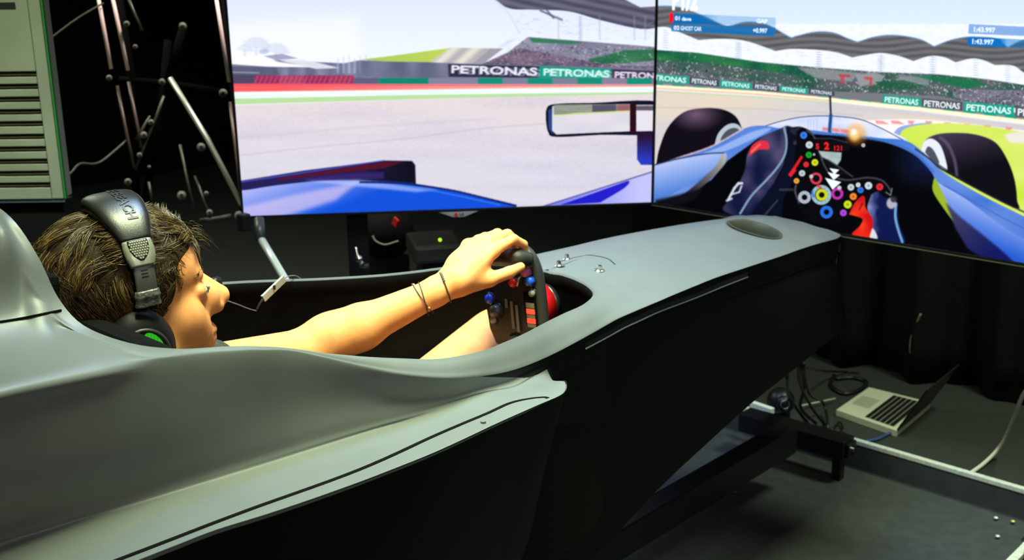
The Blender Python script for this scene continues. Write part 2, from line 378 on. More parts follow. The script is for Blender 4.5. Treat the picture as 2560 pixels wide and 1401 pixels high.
A.fill([(1340, 522), (1480, 478), (1640, 428), (1640, 545), (1340, 545)], lgrad((120, 126, 220), (190, 190, 244), (1400, 490), (1600, 500)), 1, 1)
A.fill(smooth([(1400, 512), (1480, 484), (1540, 462), (1572, 452), (1560, 470), (1500, 506)]), (28, 22, 196), .95, 1)
A.line([(1340, 521), (1480, 477), (1640, 426)], 3, (60, 62, 150), .9, 1)
# door mirror
mo = smooth([(1364, 300), (1366, 272), (1386, 260), (1480, 257), (1650, 256), (1650, 330), (1500, 337), (1390, 342), (1370, 330), (1364, 300)], 5)
A.fill(mo, (16, 18, 40), 1); A.fill([(1370, 275), (1380, 270), (1382, 336), (1371, 322)], (44, 74, 140), .9, 1)
A.fill([(1380, 266), (1390, 262), (1574, 260), (1574, 328), (1500, 331), (1390, 336), (1380, 326)], lambda x, y: mixc((226, 218, 226), (206, 206, 218), noise2(x, y, 60, 20, 9)), 1)
A.fill([(1590, 262), (1650, 262), (1650, 327), (1590, 328)], (224, 220, 230), 1)
A.fill([(1384, 262), (1572, 260), (1572, 278), (1384, 288)], lambda x, y: mixc((72, 80, 70), (170, 178, 160), .5 + .5 * np.sin(y * 1.3) + .3 * noise2(x, y, 30, 4, 3)), .9, 1)
A.fill([(1480, 262), (1540, 261), (1540, 277), (1480, 280)], (70, 66, 90), .8, 1); A.fill([(1542, 262), (1574, 261), (1574, 276), (1542, 277)], (150, 70, 80), .7, 1)
A.line([(1384, 289), (1450, 283), (1572, 278)], 3, (214, 226, 120), .9, 1)
A.fill([(1590, 264), (1650, 264), (1650, 276), (1590, 276)], (60, 50, 60), .8, 1)
A.fill([(1574, 258), (1590, 258), (1590, 332), (1574, 332)], (44, 10, 24), 1)
A.fill([(1592, 332), (1650, 330), (1650, 412), (1602, 412), (1592, 398)], vgrad((38, 18, 50), (40, 56, 190), 340, 400), 1, 1)
# motion smear of the distant scenery
s_ = A.a; sm = A.bl(s_, 7, 1); k = np.clip((262 - A.PY) / 30, 0, 1)[..., None] * .8; A.a = s_ * (1 - k) + sm * k

# --- middle picture: stadium, wheels, cockpit and steering wheel
B = Picture(ORG2, np.array([1., 0, 0]))
B.fill([(1600, -160), (2760, -160), (2760, 800), (1600, 600)], vgrad((196, 220, 246), (238, 244, 253), -60, 160))
B.fill([(1600, 60), (2760, 60), (2760, 280), (1600, 150)], lambda x, y: mixc((244, 247, 254), (226, 234, 248), noise2(x, y, 8, 6, 21) * .8))
arch = lambda pts: smooth(pts, 5)
top = arch([(1600, 24), (1640, 16), (1700, 18), (1760, 40), (1808, 62), (1830, 64), (1868, 55), (1920, 62), (1975, 92), (1988, 92)]) + arch([(1990, 91), (2040, 80), (2085, 82), (2120, 96), (2144, 105)]) + arch([(2146, 105), (2190, 92), (2240, 88), (2300, 98), (2336, 116)]) + arch([(2338, 116), (2380, 100), (2430, 92), (2490, 96), (2520, 118)]) + arch([(2522, 118), (2560, 100), (2620, 92), (2760, 110)])
bot = arch([(2760, 230), (2600, 200), (2560, 180), (2540, 166), (2520, 162), (2490, 162)]) + arch([(2488, 162), (2460, 150), (2430, 146), (2392, 155)]) + arch([(2390, 155), (2360, 142), (2325, 140), (2286, 152)]) + arch([(2284, 152), (2250, 140), (2205, 132), (2160, 138), (2134, 143)]) + arch([(2132, 143), (2090, 130), (2040, 124), (1980, 122), (1942, 127)]) + arch([(1940, 127), (1880, 106), (1840, 98), (1790, 97), (1748, 100)]) + arch([(1746, 99), (1700, 80), (1670, 68), (1640, 68), (1600, 70)])
B.fill(top + bot, lambda x, y: mixc((76, 76, 80), (112, 112, 114), .5 + .4 * np.sin((y - 6 * np.sin(x / 48.)) / 2.6) + .3 * noise2(x, y, 40, 9, 22)), 1, 1)
B.line(top, 2.5, (96, 140, 186), .8, 1)
for x, y0, y1 in ((1665, 75, 125), (1845, 105, 150), (1850, 108, 150), (2046, 130, 178), (2050, 130, 176), (2200, 140, 182), (2206, 138, 180), (2330, 142, 190), (2336, 144, 188), (2440, 150, 200), (2520, 165, 210)):
    for k in range(8): B.line([(x - 5, y0 + (y1 - y0) * k / 8), (x + 6, y0 + (y1 - y0) * k / 8 + 1)], 1.4, (140, 152, 184), .6)
for k in range(70):
    x = random.uniform(1640, 2560); y = 90 + (x - 1640) * .09 + random.uniform(-10, 40)
    B.line([(x, y), (x + random.uniform(-22, 22), y + random.uniform(-3, 5))], 1.1, (176, 186, 214), .5)
stand = [(1600, 122), (1745, 132), (1900, 155), (2040, 168), (2200, 180), (2350, 186), (2470, 198), (2560, 212), (2760, 240), (2760, 360), (2560, 272), (2350, 246), (2150, 236), (2000, 226), (1800, 205), (1600, 180)]
B.fill(stand, crowd(((36, 86, 66), (92, 96, 102)), ((208, 214, 220), (30, 40, 44)), 31, .42), 1, 1)
B.fill([(1600, 122), (1745, 132), (1900, 155), (1990, 165), (2035, 196), (1930, 180), (1800, 160), (1690, 152), (1600, 150)], crowd(((16, 84, 62), (40, 124, 66)), ((170, 196, 186), (20, 56, 50)), 33, .25), .9, 1)
B.fill([(1995, 168), (2085, 174), (2150, 182), (2130, 205), (2040, 195)], (142, 144, 150), .85, 2)
B.fill([(2140, 186), (2190, 180), (2215, 190), (2200, 210), (2150, 216)], (156, 158, 162), .85, 2)
B.fill([(2250, 188), (2330, 190), (2320, 215), (2240, 206)], (150, 154, 164), .7, 3)
B.fill([(2280, 188), (2440, 198), (2470, 212), (2420, 222), (2350, 206)], (24, 112, 70), .85, 2)
B.fill([(2190, 204), (2260, 200), (2320, 216), (2260, 224), (2200, 216)], crowd(((26, 78, 62), (40, 96, 70)), ((170, 190, 180), (20, 50, 44)), 35, .3), .85, 1)
B.fill([(2380, 222), (2560, 226), (2700, 300), (2560, 268), (2390, 246)], crowd(((92, 92, 108), (126, 122, 142)), ((212, 208, 220), (46, 44, 64)), 37, .5), .9, 1)
B.line([(2100, 188), (2126, 190)], 6, (190, 60, 72), .9, 1); B.line([(2108, 190), (2108, 206)], 10, (186, 70, 80), .8, 1)
B.line([(2164, 195), (2180, 196), (2178, 212)], 7, (196, 70, 80), .9, 1)
B.fill([(1600, 168), (1800, 190), (2000, 215), (2000, 226), (1800, 206), (1600, 182)], crowd(((80, 82, 92), (110, 108, 118)), ((222, 222, 226), (40, 40, 50)), 39, .5), .8, 1)
# board row
B.fill([(1600, 178), (2090, 228), (2350, 240), (2760, 330), (2760, 370), (2560, 302), (2210, 258), (2080, 248), (1600, 206)], (118, 118, 126), 1, 1)
def board(x0, y0, x1, y1, h0, h1, col, tc):
    B.fill([(x0, y0), (x1, y1), (x1, y1 + h1), (x0, y0 + h0)], col, 1, .6)
    B.text('PETRONAS', x0 + 5, y0 + h0 * .82, h0 * .62, tc, width=(x1 - x0) - 12, bold=.03, dx=1, dy=(y1 - y0) / (x1 - x0))
g, dk = (20, 160, 138), (70, 66, 92)
for i, (x0, x1) in enumerate(((1612, 1724), (1726, 1800), (1802, 1882), (1884, 1950), (1952, 2022), (2024, 2088))):
    f = lambda x: 181 + (x - 1612) * .098
    board(x0, f(x0), x1, f(x1), 20 - (x0 - 1612) * .016, 20 - (x1 - 1612) * .016, g if i % 2 == 0 else dk, (222, 244, 240))
for i, (x0, x1) in enumerate(((2208, 2304), (2306, 2408), (2412, 2536), (2540, 2680))):
    f = lambda x: 237 + (x - 2208) * .086
    board(x0, f(x0), x1, f(x1), 22 + (x0 - 2208) * .016, 22 + (x1 - 2208) * .016, g if i % 2 == 0 else (84, 84, 98), (232, 244, 242))
for i in range(20):
    x0 = 1630 + i * 52; yb = np.interp([x0, x0 + 30], [1630, 2090, 2560, 2700], [206, 243, 294, 320])
    B.fill([(x0, yb[0]), (x0 + 30, yb[1]), (x0 + 30, yb[1] + 9), (x0, yb[0] + 9)], (20, 150, 124) if i not in (6, 7) else (190, 84, 96), .95, .6)
    B.fill([(x0 + 30, yb[1]), (x0 + 52, yb[1] + 2), (x0 + 52, yb[1] + 10), (x0 + 30, yb[1] + 9)], (150, 140, 150), .9, .6)
B.line([(1600, 214), (1900, 232), (2080, 249), (2300, 272), (2560, 303), (2760, 330)], 9, (250, 244, 206), 1, 1)
B.line([(1600, 218), (1900, 236), (2080, 252)], 3, (244, 150, 130), .7, 1)
# asphalt
B.fill([(1600, 222), (1900, 240), (2080, 255), (2300, 279), (2560, 311), (2760, 340), (2760, 900), (1600, 700)], lambda x, y: mixc((224, 210, 192), (206, 204, 210), (noise2(x, y, 260, 26, 41) - .2) * 1.3), 1, 1)
B.line([(1640, 268), (1900, 272), (2160, 288)], 3, (190, 180, 170), .5, 1)
B.line([(1600, 226), (1900, 243), (2100, 258)], 3, (176, 220, 150), .7, 1)
B.line([(2050, 262), (2300, 284), (2760, 345)], 12, (206, 200, 206), .8, 3)
# kerb, grass, far pale patch
B.fill(smooth([(2150, 302), (2240, 298), (2330, 300), (2440, 312), (2760, 350)]) + [(2760, 372), (2500, 322), (2380, 312), (2300, 320), (2250, 345), (2200, 330)], (250, 240, 240), 1, 1)
for k in range(9):
    x0 = 2190 + 38 * k + k * k * 1.2; y0 = 301 + max(0, (x0 - 2300)) * .075
    B.fill([(x0, y0), (x0 + 18, y0 + 1), (x0 + 26 - (14 if x0 > 2250 else -10), y0 + 10), (x0 + 2, y0 + 8)], (236, 130, 132), .8, 1)
B.fill(smooth([(2232, 360), (2238, 330), (2262, 314), (2330, 308), (2330, 330), (2290, 372)]), (140, 164, 226), 1, 1)
B.fill(smooth([(2250, 350), (2258, 326), (2300, 312), (2400, 309), (2560, 330), (2760, 372)], 5) + [(2760, 900), (2400, 640), (2260, 400)], lambda x, y: mixc((196, 226, 66), (222, 234, 130), noise2(x, y, 160, 44, 43) * 1.3 - .2), 1, 1)
B.fill(smooth([(2512, 336), (2560, 330), (2700, 350), (2760, 420), (2600, 364), (2530, 356), (2512, 336)]), (232, 226, 216), 1, 2)
# left front tyre
B.fill(smooth([(1642, 412), (1650, 372), (1672, 318), (1712, 280), (1764, 270), (1810, 274), (1842, 292), (1858, 326), (1862, 350), (1790, 396), (1700, 420), (1650, 430), (1642, 412)]), lambda x, y: mixc((112, 84, 112), (14, 10, 20), np.hypot((x - 1742) / 1.6, y - 286) / 46), 1, 1)
B.fill(smooth([(1786, 372), (1796, 336), (1816, 314), (1836, 308), (1852, 316), (1858, 334), (1836, 352), (1786, 372)]), (178, 190, 204), 1, .6)
B.fill(smooth([(1800, 366), (1806, 342), (1822, 324), (1842, 320), (1852, 332), (1832, 352), (1800, 366)]), (76, 80, 92), 1, .6)
# right front tyre
B.fill(smooth([(2308, 396), (2312, 356), (2336, 338), (2380, 332), (2440, 336), (2490, 356), (2520, 400), (2538, 450), (2544, 500), (2540, 520), (2420, 460), (2330, 410), (2308, 396)]), lambda x, y: mixc((66, 56, 78), (12, 10, 18), ((y - 335) + (x - 2350) * .25) / 110), 1, 1)
B.line(smooth([(2350, 342), (2372, 362), (2388, 400), (2394, 440)]), 7, (96, 84, 108), .7, 2)
B.fill(smooth([(2304, 376), (2312, 354), (2330, 346), (2352, 362), (2366, 400), (2368, 426), (2340, 408), (2304, 376)]), (226, 232, 240), 1, 1)
B.fill(smooth([(2314, 380), (2322, 366), (2336, 376), (2350, 408), (2330, 398), (2314, 380)]), (60, 64, 80), .9, 1)
# nose in front of the screen
B.fill(smooth([(1900, 320), (1950, 304), (2010, 292), (2080, 290), (2150, 298), (2200, 318), (2270, 350), (2200, 352), (2080, 345), (1960, 335), (1900, 320)]), lambda x, y: mixc((190, 204, 238), (246, 248, 253), noise2(x, y, 50, 16, 45)), 1, 1)
B.line(smooth([(1900, 320), (1950, 304), (2010, 292), (2080, 290), (2150, 298), (2200, 318), (2260, 350)]), 2, (40, 52, 90), .9)
for x in (2022, 2028, 2036, 2044): B.line([(x, 296), (x, 330)], 1.2, (150, 160, 190), .6)
B.line([(2060, 322), (2116, 328), (2150, 338)], 8, (228, 92, 84), .7, 2); B.line([(2098, 318), (2104, 332)], 4, (240, 180, 180), .8, 1)
B.line([(2077, 240), (2079, 292)], 5, (40, 42, 60), 1, .6); B.line([(2079, 288), (2076, 330)], 9, (30, 70, 140), 1, 1)
B.line([(2083, 290), (2080, 328)], 2, (150, 180, 226), .8)
# blue cockpit surround
B.fill(smooth([(1600, 436), (1680, 400), (1780, 366), (1860, 322), (1910, 314), (1960, 322), (2040, 326), (2120, 338), (2200, 345), (2260, 350), (2300, 372), (2360, 430), (2460, 490), (2560, 540), (2760, 640)], 5) + [(2760, 1000), (2400, 760), (1600, 620)], lambda x, y: mixc((130, 158, 224), (60, 110, 204), noise2(x, y, 130, 50, 47)), 1, 1)
B.line(smooth([(1600, 437), (1680, 401), (1780, 366), (1860, 322)]), 4, (226, 190, 190), .8, 1)
B.fill(smooth([(1630, 440), (1700, 404), (1790, 372), (1880, 330), (1930, 320), (1900, 340), (1830, 372), (1760, 396), (1630, 444)]), (158, 184, 236), .8, 2)
B.fill(smooth([(1820, 402), (1870, 366), (1905, 342), (1950, 330), (2060, 336), (2160, 344), (2230, 360), (2290, 388), (2330, 430), (2350, 480), (2390, 560), (2440, 620), (2560, 680)], 6) + [(2560, 760), (1780, 640), (1640, 505), (1700, 490), (1780, 450)], lambda x, y: mixc((14, 22, 62), (2, 2, 5), np.hypot((x - 2320) / 1.2, y - 400) / 70 - .2), 1, 1)
B.line(smooth([(1930, 326), (2060, 333), (2150, 342), (2230, 356), (2290, 384), (2336, 430)]), 7, (60, 112, 200), .8, 2)
# left bodywork wedge and its black mouth
B.fill(smooth([(1630, 414), (1700, 398), (1770, 386), (1812, 382), (1818, 392), (1800, 416), (1740, 450), (1680, 486), (1630, 505)]), lgrad((174, 190, 240), (70, 120, 206), (1700, 400), (1720, 480)), 1, 1)
B.line(smooth([(1632, 414), (1700, 396), (1770, 384), (1812, 382)]), 3, (30, 48, 90), .9, 1)
B.fill(smooth([(1806, 386), (1818, 390), (1812, 412), (1780, 446), (1740, 480), (1690, 505), (1740, 462), (1790, 416), (1806, 386)]), lgrad((176, 176, 168), (24, 24, 34), (1816, 388), (1730, 490)), 1, 2)
B.fill([(1640, 500), (1700, 486), (1760, 470), (1740, 498), (1690, 515), (1640, 515)], (14, 12, 22), .9, 4)
# right bodywork wedge
B.fill(smooth([(2336, 446), (2356, 462), (2420, 500), (2500, 560), (2560, 596), (2760, 700)], 5) + [(2760, 900), (2540, 664), (2460, 640), (2400, 570), (2354, 500)], lgrad((168, 186, 240), (36, 90, 204), (2470, 500), (2430, 600)), 1, 1)
B.fill(smooth([(2335, 450), (2340, 446), (2352, 470), (2372, 510), (2392, 560), (2360, 520), (2334, 478), (2335, 450)]), (150, 180, 40), 1, 1)
B.fill(smooth([(2366, 506), (2400, 540), (2450, 580), (2510, 630), (2548, 666)], 5) + [(2480, 660), (2420, 620), (2390, 570)], lgrad((60, 60, 96), (16, 22, 92), (2380, 530), (2480, 640)), 1, 3)
B.line(smooth([(2360, 462), (2430, 500), (2510, 545), (2600, 590)]), 3, (70, 100, 190), .8, 1)
B.line(smooth([(2290, 372), (2400, 446), (2500, 500), (2600, 548)]), 4, (30, 36, 50), .8, 1)
# left sleeve
B.fill(smooth([(1950, 322), (1972, 314), (1990, 330), (1976, 380), (1946, 440), (1920, 490), (1906, 545), (1812, 528), (1832, 490), (1862, 430), (1872, 380), (1904, 344), (1950, 322)]), lambda x, y: mixc((76, 70, 104), (14, 20, 58), noise2(x, y, 26, 30, 51) * 1.4 - .3 + (y - 400) / 300), 1, 1)
B.fill(smooth([(1968, 316), (2010, 326), (2000, 380), (1990, 440), (1960, 500), (1950, 555), (1880, 545), (1920, 480), (1958, 420), (1968, 316)]), (8, 12, 34), 1, 2)
B.line(smooth([(1962, 318), (1968, 350), (1964, 386), (1944, 420), (1916, 452), (1880, 490), (1852, 534)]), 5, (126, 156, 178), 1, 1)
B.fill(smooth([(1873, 392), (1880, 366), (1900, 352), (1920, 354), (1924, 372), (1900, 374), (1884, 384), (1873, 392)]), (226, 44, 66), .95, 1)
B.line([(1880, 380), (1902, 360)], 5, (244, 130, 90), .8, 2)
B.line([(1822, 500), (1838, 470), (1848, 458), (1858, 458)], 6, (212, 222, 232), .95, 1); B.line([(1830, 486), (1850, 480), (1856, 464)], 4, (212, 222, 232), .9, 1); B.line([(1818, 502), (1832, 496)], 5, (200, 214, 226), .9, 1)
B.line([(1910, 542), (1946, 500)], 4, (60, 66, 90), .8, 1); B.line([(1930, 546), (1940, 542)], 6, (140, 20, 30), .8, 1)
# glove and wheel rim
B.fill(smooth([(1972, 322), (1998, 316), (2016, 324), (2006, 350), (1990, 362), (1976, 350), (1972, 322)]), lambda x, y: mixc((10, 12, 26), (90, 100, 120), noise2(x, y, 7, 6, 53) - .3), 1, 1)
B.fill(smooth([(1996, 326), (2014, 320), (2034, 336), (2050, 372), (2060, 412), (2080, 436), (2120, 448), (2170, 446), (2212, 452), (2232, 476), (2226, 500), (2190, 520), (2130, 540), (2080, 560), (2020, 548), (1990, 500), (1984, 440), (1990, 380), (1996, 326)]), (5, 5, 9), 1, 1)
B.line(smooth([(2018, 326), (2036, 340), (2050, 380), (2064, 416), (2084, 440), (2120, 450), (2170, 444), (2208, 452), (2230, 478)]), 4, (70, 68, 80), .9, 1)
B.line(smooth([(1992, 462), (1990, 480), (2000, 508)]), 4, (84, 78, 100), .8, 1); B.line([(1950, 474), (1985, 474)], 5, (90, 90, 104), .6, 2)
B.fill([(2036, 346), (2124, 354), (2126, 378), (2042, 374)], (14, 8, 12), 1, 1)
B.line([(2036, 346), (2080, 346), (2120, 356)], 3, (60, 64, 84), .8, 1)
B.text('5', 2041, 372, 13, (246, 30, 40), bold=.04); B.text('2', 2062, 373, 17, (255, 34, 40), bold=.05); B.text('121', 2087, 376, 12, (240, 30, 44), bold=.03)
B.fill([(2048, 377), (2106, 381), (2104, 400), (2094, 414), (2060, 398)], lambda x, y: mixc((176, 196, 190), (150, 170, 168), noise2(x, y, 10, 8, 55)), 1, 1)
B.fill([(2058, 392), (2096, 414), (2110, 425), (2130, 440), (2090, 432), (2066, 410)], (12, 10, 16), 1, 1)
B.line([(2070, 398), (2104, 420), (2134, 442)], 3, (76, 72, 90), .9, 1)
for (x, y, r, c) in ((2011, 338, 9, (50, 120, 230)), (2025, 362, 9, (200, 212, 218)), (2024, 387, 8, (20, 160, 44)), (2039, 406, 8.5, (206, 220, 30)), (2017, 411, 7, (230, 40, 48)), (2007, 433, 8, (184, 204, 210)), (1993, 452, 7, (236, 160, 60)),
                     (2129, 468, 8.5, (190, 208, 212)), (2147, 462, 6, (220, 220, 226)), (2153, 475, 8, (48, 110, 226)), (2173, 464, 9.5, (196, 214, 220)), (2201, 467, 9, (226, 40, 52)), (2135, 491, 9, (240, 132, 40)), (2121, 511, 10, (196, 220, 30)), (2110, 532, 8.5, (170, 70, 220)), (2160, 363, 5, (200, 190, 196)), (2037, 386, 3, (200, 200, 200))):
    B.ell(x, y, r, r, c, 1, .7); B.ell(x, y, r * .35, r * .35, [v * .6 for v in c], .7, .5)
def ring(x, y, r, ri, c, c2):
    B.ell(x, y, r, r, c, 1, .7); B.ell(x, y, ri, ri, c2, 1, .6)
    for k in range(12): B.line([(x + ri * 1.05 * cos(k * .52), y + ri * 1.05 * sin(k * .52)), (x + r * .9 * cos(k * .52), y + r * .9 * sin(k * .52))], 1.2, [v * .65 for v in c], .6)
ring(2042, 446, 15, 9, (222, 60, 84), (5, 5, 8)); B.ell(2030, 441, 5, 5, (190, 196, 206), 1, .6)
ring(2013, 493, 16, 7, (178, 184, 202), (5, 5, 8)); ring(2055, 487, 25, 16, (150, 186, 204), (8, 8, 10)); ring(2056, 487, 15, 7, (206, 216, 30), (6, 6, 8))
B.line([(2046, 464), (2054, 470)], 6, (226, 60, 50), .9, 1); B.line([(2032, 478), (2036, 492)], 5, (40, 110, 210), .9, 1)
ring(2095, 484, 15, 8, (196, 50, 180), (6, 6, 8)); B.ell(2100, 469, 5.5, 5, (196, 200, 208), 1, .6); ring(2068, 530, 16, 7, (40, 110, 226), (6, 6, 8))
B.line([(1978, 436), (1988, 420), (2006, 392)], 7, (220, 26, 36), 1, 1); B.line([(1977, 438), (1988, 424)], 10, (226, 34, 40), 1, 1)
B.fill([(2075, 420), (2100, 424), (2088, 436)], (238, 250, 252), 1); B.fill([(2070, 430), (2102, 437), (2086, 450)], (238, 250, 252), 1); B.fill([(2064, 444), (2105, 455), (2083, 474)], (238, 250, 252), 1)
# right glove and sleeve
B.fill(smooth([(2124, 536), (2138, 508), (2156, 490), (2164, 494), (2166, 520), (2182, 540), (2188, 580), (2176, 594), (2132, 586), (2150, 566), (2158, 548), (2140, 540), (2124, 536)]), lambda x, y: mixc((255, 70, 20), (200, 16, 24), noise2(x, y, 22, 20, 57) * 1.4 - .2), 1, 1)
B.line([(2150, 524), (2158, 508)], 4, (70, 20, 30), .7, 1)
B.fill(smooth([(2180, 486), (2196, 478), (2208, 490), (2230, 500), (2244, 520), (2250, 560), (2262, 608), (2188, 594), (2184, 550), (2170, 520), (2180, 486)]), lambda x, y: mixc((130, 136, 190), (12, 22, 74), (x - 2176) / 28 + noise2(x, y, 9, 14, 59) * .5), 1, 1)
B.fill(smooth([(2176, 590), (2184, 570), (2196, 596), (2176, 594)], 3), (226, 230, 240), .9, 1)
B.line(smooth([(2242, 508), (2240, 540), (2246, 570), (2258, 606)]), 6, (110, 160, 206), 1, 1); B.ell(2230, 508, 12, 14, (196, 190, 196), .9, 2); B.ell(2236, 498, 8, 8, (40, 44, 60), .9, 1.5); B.line([(2216, 480), (2228, 488), (2232, 470)], 3, (120, 150, 150), .8, 1)
# low sun flare on the screen
B.ell(2142, 335, 26, 26, (240, 150, 40), .5, 8); B.ell(2138, 338, 13, 14, (255, 206, 120), .9, 5); B.ell(2136, 330, 8, 8, (255, 250, 235), .9, 3)
# readouts
B.fill([(1680, 33), (1941, 44), (1941, 66), (1680, 58)], (10, 108, 190), lambda x, y: .62 - .36 * np.clip((x - 1740) / 60, 0, 1) * (y < 62 + (x - 1740) * .02), 0)
B.fill([(1680, 33), (1742, 36), (1760, 44), (1806, 62), (1680, 58)], (6, 104, 180), .8, 1)
B.fill([(1680, 60), (1941, 68), (1938, 91), (1680, 78)], (14, 112, 190), .8, 0)
B.fill([(1676, 32), (1686, 33), (1685, 56), (1675, 55)], (250, 14, 30), 1)
hud = (244, 250, 255)
B.text('P1/2', 1682, 22, 46, hud, width=64, bold=.05, dy=.035)
B.text('01', 1689, 50, 10, hud, bold=.04, dy=.04); B.text('dave', 1706, 51, 9, hud, bold=.04, dy=.04); B.text('GAP', 1893, 57, 10, hud, bold=.04, dy=.04)
B.text('02', 1686, 74, 10, hud, bold=.04, dy=.04); B.text('GHOST CAR', 1703, 75, 10, hud, bold=.035, dy=.04, width=53); B.text('+0.997', 1884, 81, 11, hud, bold=.04, dy=.04, width=36)
B.fill([(2424, 60), (2760, 76), (2760, 98), (2422, 84)], (90, 142, 214), .7); B.fill([(2421, 92), (2760, 108), (2760, 130), (2419, 114)], (10, 110, 196), lambda x, y: .95 - .45 * np.clip((x - 2500) / 20, 0, 1)); B.line([(2422, 88), (2760, 103)], 4, (236, 244, 253), .9)
B.text('1:43.997', 2436, 79, 12, hud, bold=.04, dy=.044, width=54); B.text('1:43.997', 2432, 109, 12, hud, bold=.04, dy=.044, width=54)
imgA = A.image('left_screen_picture'); imgB = B.image('middle_screen_picture')

def screen_mat(name, img, k):
    m = bpy.data.materials.new(name); m.use_nodes = True; nt = m.node_tree; b = nt.nodes['Principled BSDF']
    b.inputs['Base Color'].default_value = (.002, .002, .002, 1); b.inputs['Roughness'].default_value = .5; b.inputs['Specular IOR Level'].default_value = .02
    t = nt.nodes.new('ShaderNodeTexImage'); t.image = img; t.extension = 'EXTEND'
    nt.links.new(t.outputs[0], b.inputs['Emission Color']); b.inputs['Emission Strength'].default_value = k; return m

def screen(org, ex, img, nm, label):
    ex = Vector(tuple(ex)); n = Vector((ex.y, -ex.x, 0)); up = Vector((0, 0, 1)); o = Vector(tuple(org))
    bz = .007; Mx = basis(ex, -n, up)
    r = root('display_screen', o + ex * SW / 2, label, 'screen')
    c = o + ex * SW / 2 + up * SH / 2
    link('casing', box(c - n * .025, (SW, .034, SH), Mx, .004), M_black, r)
    for a, b_ in (((0, -SH / 2 + bz / 2), (SW, bz)), ((0, SH / 2 - bz / 2), (SW, bz)), ((-SW / 2 + bz / 2, 0), (bz, SH - 2 * bz)), ((SW / 2 - bz / 2, 0), (bz, SH - 2 * bz))):
        link('bezel', box(c + ex * a[0] + up * a[1], (b_[0], .018, b_[1]), Mx, .0015), M_black, r)
    # picture panel
    q = [o + ex * (bz) + up * bz, o + ex * (SW - bz) + up * bz, o + ex * (SW - bz) + up * (SH - bz), o + ex * bz + up * (SH - bz)]
    V = [p + n * .004 for p in q] + [p - n * .006 for p in q]
    me = pyd(V, [(0, 1, 2, 3), (7, 6, 5, 4), (0, 4, 5, 1), (1, 5, 6, 2), (2, 6, 7, 3), (3, 7, 4, 0)])
    uvl = me.uv_layers.new(name='UVMap')
    for poly in me.polygons:
        for li in poly.loop_indices:
            p = Vector(V[me.loops[li].vertex_index]) - o; uvl.data[li].uv = (p.dot(ex) / SW, p.z / SH)
    link('picture_panel', me, screen_mat(nm, img, 1.12), r, label='glowing picture of a racing game')
    return r, c, n, ex
s1 = screen(ORG1, E1, imgA, 'left_picture', 'large flat screen on the left showing empty race track and car mirror')
s2 = screen(ORG2, (1, 0, 0), imgB, 'middle_picture', 'large flat screen on the right showing a racing cockpit and stadium')
# light-coloured lower edge strip of the right screen, maker's badge of the left one
r, c, n, ex = s2
link('edge_strip', box(c - Vector((0, 0, SH / 2 + .002)) + n * .006, (SW, .006, .003), None, .0005), mat('dull_brass_edge', (.16, .16, .07), .5, .4), r, label='thin yellowish lower edge')
r, c, n, ex = s1
bp = [Vector(tuple(atD(x, y, 3.3))) for x, y in ()]
b0 = Vector(tuple(ORG1)) + ex * .66 + Vector((0, 0, -.001)) + n * .012
sec = [(-.062, 0), (.062, 0), (.018, -.017), (-.018, -.017)]
V = [b0 + ex * a + Vector((0, 0, b)) for a, b in sec] + [b0 + ex * a * .9 + Vector((0, 0, b * .9)) + n * .006 for a, b in sec]
link('maker_badge', pyd(V, [(3, 2, 1, 0), (4, 5, 6, 7), (0, 1, 5, 4), (1, 2, 6, 5), (2, 3, 7, 6), (3, 0, 4, 7)]), mat('badge_silver', (.62, .62, .55), .4, .6), r, label='silver wedge-shaped badge')
link('badge_dot', cyl(b0 + ex * -.008 + Vector((0, 0, -.008)) + n * .005, b0 + ex * -.008 + Vector((0, 0, -.008)) + n * .009, .006), mat('badge_red', (.7, .02, .02), .4), r)
tm = text_mesh('LG', .02, .02); tm.transform(Matrix.Translation(b0 + ex * .002 + Vector((0, 0, -.012)) + n * .0065) @ basis(ex, Vector((0, 0, 1)), n).to_4x4() @ Matrix.Scale(.012, 4))
link('badge_lettering', tm, M_black, r)
link('stand_column', box(Vector(tuple(ORG1)) + ex * .345 + Vector((0, 0, -.30)) - n * .07, (.065, .05, 1.1), basis(ex, -n, Vector((0, 0, 1))), .003), M_black, r)

# ------------------------------------------------------------------ single-seater bodywork
def fy(t, Y): a = np.array(t, float); return np.stack([np.interp(Y, a[:, 0], a[:, k]) for k in range(1, a.shape[1])], -1)
def xc(Y): return np.interp(Y, [-9, 1.05, 1.5, 1.8, 2.1, 2.6, 9], [-1.433, -1.436, -1.455, -1.482, -1.492, -1.508, -1.508])
T1 = [(-.6, -1.13, 1.19), (.3, -1.145, 1.18), (.456, -1.152, 1.172), (.56, -1.157, 1.163), (.69, -1.160, 1.143), (.76, -1.152, 1.130), (.82, -1.149, 1.112), (.905, -1.130, 1.073), (.98, -1.112, 1.043), (1.075, -1.108, 1.014), (1.2, -1.138, .985), (1.29, -1.165, .968), (1.366, -1.189, .958), (1.472, -1.214, .952), (1.608, -1.245, .948), (1.833, -1.272, .942), (1.998, -1.288, .936), (2.143, -1.294, .93), (2.3, -1.306, .92), (2.457, -1.323, .91), (2.62, -1.337, .895)]
TM = [(-0.6, -1.15, 1.07), (0.456, -1.152, 1.07), (0.69, -1.15, 1.06), (0.82, -1.143, 1.045), (0.905, -1.133, 1.03), (0.98, -1.122, 1.01), (1.075, -1.113, 0.992), (1.2, -1.139, 0.966), (1.366, -1.19, 0.944), (1.472, -1.215, 0.938), (1.608, -1.246, 0.934), (1.833, -1.273, 0.928), (1.998, -1.289, 0.922), (2.143, -1.295, 0.916), (2.3, -1.307, 0.906), (2.457, -1.324, 0.896), (2.62, -1.338, 0.881)]
